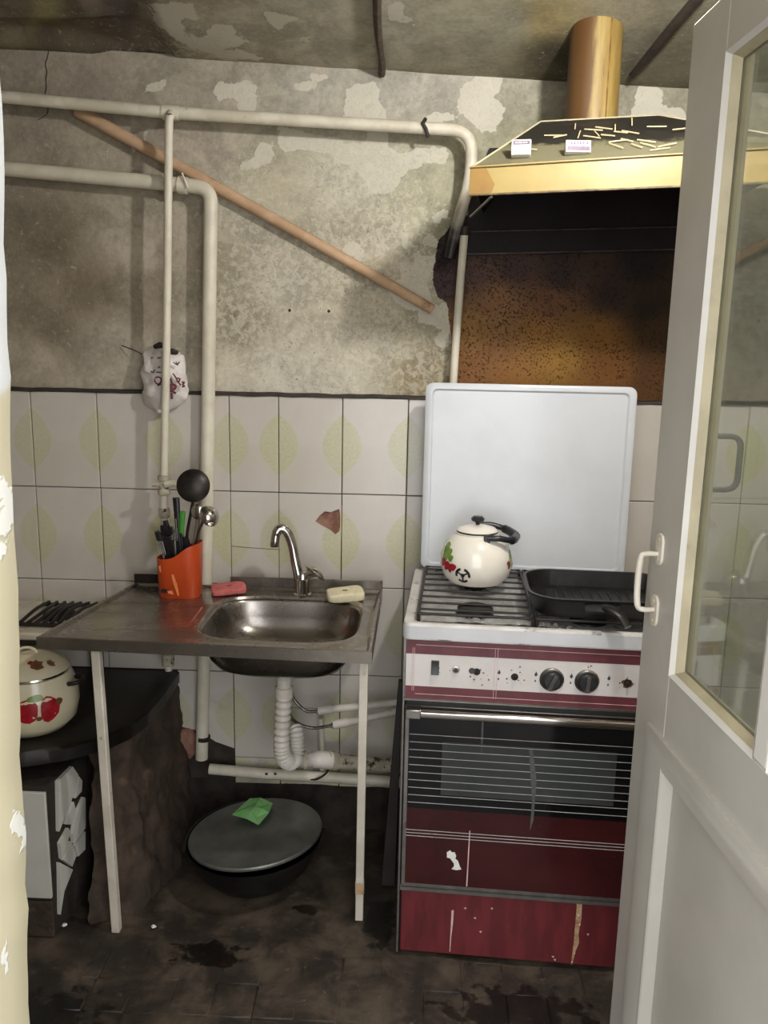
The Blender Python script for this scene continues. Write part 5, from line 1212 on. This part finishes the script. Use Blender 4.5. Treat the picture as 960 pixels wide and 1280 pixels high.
MB().hexa([(.143,-.004,z2l),(.84,-.004,z2r+.004),(.84,.008,z2r+.004),(.143,.008,z2l),(.146,-.004,zl),(.84,-.004,zr+.004),(.84,.008,zr+.004),(.146,.008,zl)]).build('back_flange', M['sootsheet'], hd, bevel=.002)
for za, zb_ in ((zl, zr+.004), (z2l, z2r+.004)): MB().tube([(.146,-.005,za),(.84,-.005,zb_)], .002, 6).build('flange_edge', mat('worn_flange_edge', '4a3d3c', '2a2021', 30, .4), hd)
dyc = -.235; dl, drr = at(707, 140, dyc), at(772, 138, dyc); dcx = (dl[0]+drr[0])/2; drd = (drr[0]-dl[0])/2
du = thing('exhaust_duct', 'amber-stained metal exhaust pipe rising from the hood into the ceiling', 'duct', (dcx, dyc, RL.z))
zt1 = at(740, 8, dyc-.06)[2]; lx_ = at(740, 60, dyc)[0]-at(740, 140, dyc)[0]
MB().lathe([(drd,RL.z+.001),(drd*1.0,RL.z+.08),(drd*.985,zt1+.06)], (dcx, dyc, 0), 40).build('duct_pipe', M['duct'], du)
MB().tube([(dcx+drd*.35, dyc-drd*.94, RL.z+.002), (dcx+drd*.35, dyc-drd*.93, zt1+.04)], .0015, 6).build('seam', mat('duct_seam', '8a6a30', '5a3c18', 20, .5), du)
# matchboxes and spent matches on the sloping front
PN = (RL-hFL).cross(hFR-hFL).normalized(); PN = PN if PN.z > 0 else -PN
def onhood(px, py, lift=0):
    r_ = Vector(ray(px, py).tolist()); C0 = Vector(CAM.tolist()); t_ = (hFL+PN*lift-C0).dot(PN)/r_.dot(PN); return C0+r_*t_
U = (hFR-hFL).normalized(); Vv = PN.cross(U)
def hoodframe(p, rot=0): 
    Mx = Matrix(((U.x,Vv.x,PN.x,p.x),(U.y,Vv.y,PN.y,p.y),(U.z,Vv.z,PN.z,p.z),(0,0,0,1))); return Mx @ Matrix.Rotation(rot, 4, 'Z')
for (a_, c_, lx, ly, lz, rz, m_, lab) in ((651,196,.021,.010,.034,-.15,'boxwhite','white worn matchbox standing on the left of the sloping hood'), (722,192,.027,.008,.026,.02,'boxpurple','purple printed matchbox on the middle of the sloping hood')):
    p = onhood(a_, c_, .001); g_ = thing('matchbox', lab, 'matchbox', p)
    MB().box(-lx, lx, -ly, ly, 0, lz).xf(Matrix.Translation(p) @ Matrix.Rotation(rz, 4, 'Z') @ Matrix.Rotation(R(-14), 4, 'X')).build('sleeve', M['boxwhite'], g_, bevel=.001)
    m = MB()
    if m_ == 'boxpurple':
        m.box(-lx+.003, lx-.003, -ly-.0006, -ly, .003, .012); m.box(-lx+.006, lx-.006, -ly-.0006, -ly, .016, .0225)
    else: m.box(-lx+.003, lx-.003, -ly-.0006, -ly, .022, .031)
    m.xf(Matrix.Translation(p) @ Matrix.Rotation(rz, 4, 'Z') @ Matrix.Rotation(R(-14), 4, 'X')).build('print', M['boxpurple'], g_, smooth=None)
    m = MB(); rr = random.Random(3)
    for k in range(6): x_ = -lx+.008+k*(2*lx-.016)/6; m.box(x_, x_+.004*rr.uniform(.5,1), -ly-.0011, -ly-.0006, .0178 if m_ == 'boxpurple' else .025, (.0215 if m_ == 'boxpurple' else .0285)-rr.uniform(0,.0015))
    m.xf(Matrix.Translation(p) @ Matrix.Rotation(rz, 4, 'Z') @ Matrix.Rotation(R(-14), 4, 'X')).build('lettering', M['boxwhite'], g_, smooth=None)
for k, (a_, c_, an) in enumerate([(719,158,85),(724,168,80),(742,162,-20),(746,167,-75),(755,160,-30),(769,160,85),(776,165,-25),(790,152,85),(788,165,-35),(760,169,-25),(770,182,-50),(773,176,8),(796,182,-50),(808,176,-30),(821,158,-10),(850,161,5),(834,181,20),(810,181,-45),(700,170,20),(692,169,-10),(740,171,-30),(784,175,-40),(660,186,-20),(825,186,10)]):
    p = onhood(a_, c_, .0016); L = .021 if k % 3 else .016
    o = MB().box(-L, L, -.0011, .0011, -.0011, .0011).build('spent_match', M['matchwood'], None, smooth=None); o.matrix_world = hoodframe(p, R(an))
    tag(o, 'spent wooden match scattered on the sloping top of the hood', 'match', 'spent matches on the hood')
# ------------------------------------------------------------------ cables on the ceiling
def oncl(px, py, d=.008):
    lo, hi = -1.2, .02
    for _ in range(40):
        md_ = (lo+hi)/2; p = at(px, py, md_); 
        if p[2] > zceil(p[0])+.13*max(0, -p[1])-d: hi = md_
        else: lo = md_
    return Vector(at(px, py, (lo+hi)/2).tolist())
def onc(x, y, d): return Vector((x, y, zceil(x)+.13*max(0, -y)-d))
A = oncl(477, 88); 
tag(MB().tube([onc(A.x+.002*math.sin(k), .012-.05*k, .012) for k in range(13)], .0095, 8).jitter(.0025, 60, 2).build('ceiling_cable', M['cable'], None, loc=onc(A.x, -.3, .012)), 'fuzzy brown cable fixed along the middle of the ceiling', 'cable')
A, B = oncl(790, 91), oncl(866, 0); d_ = (B-A)
tag(MB().tube([onc(A.x+d_.x*t_, A.y+d_.y*t_, .014) for t_ in (0, .3, .6, 1, 1.3)], [.008,.010,.011,.012,.012], 10).jitter(.002, 40, 6).build('ceiling_rod', M['rodmat'], None, loc=A), 'dark dirty rod along the ceiling right of the exhaust duct', 'rod')
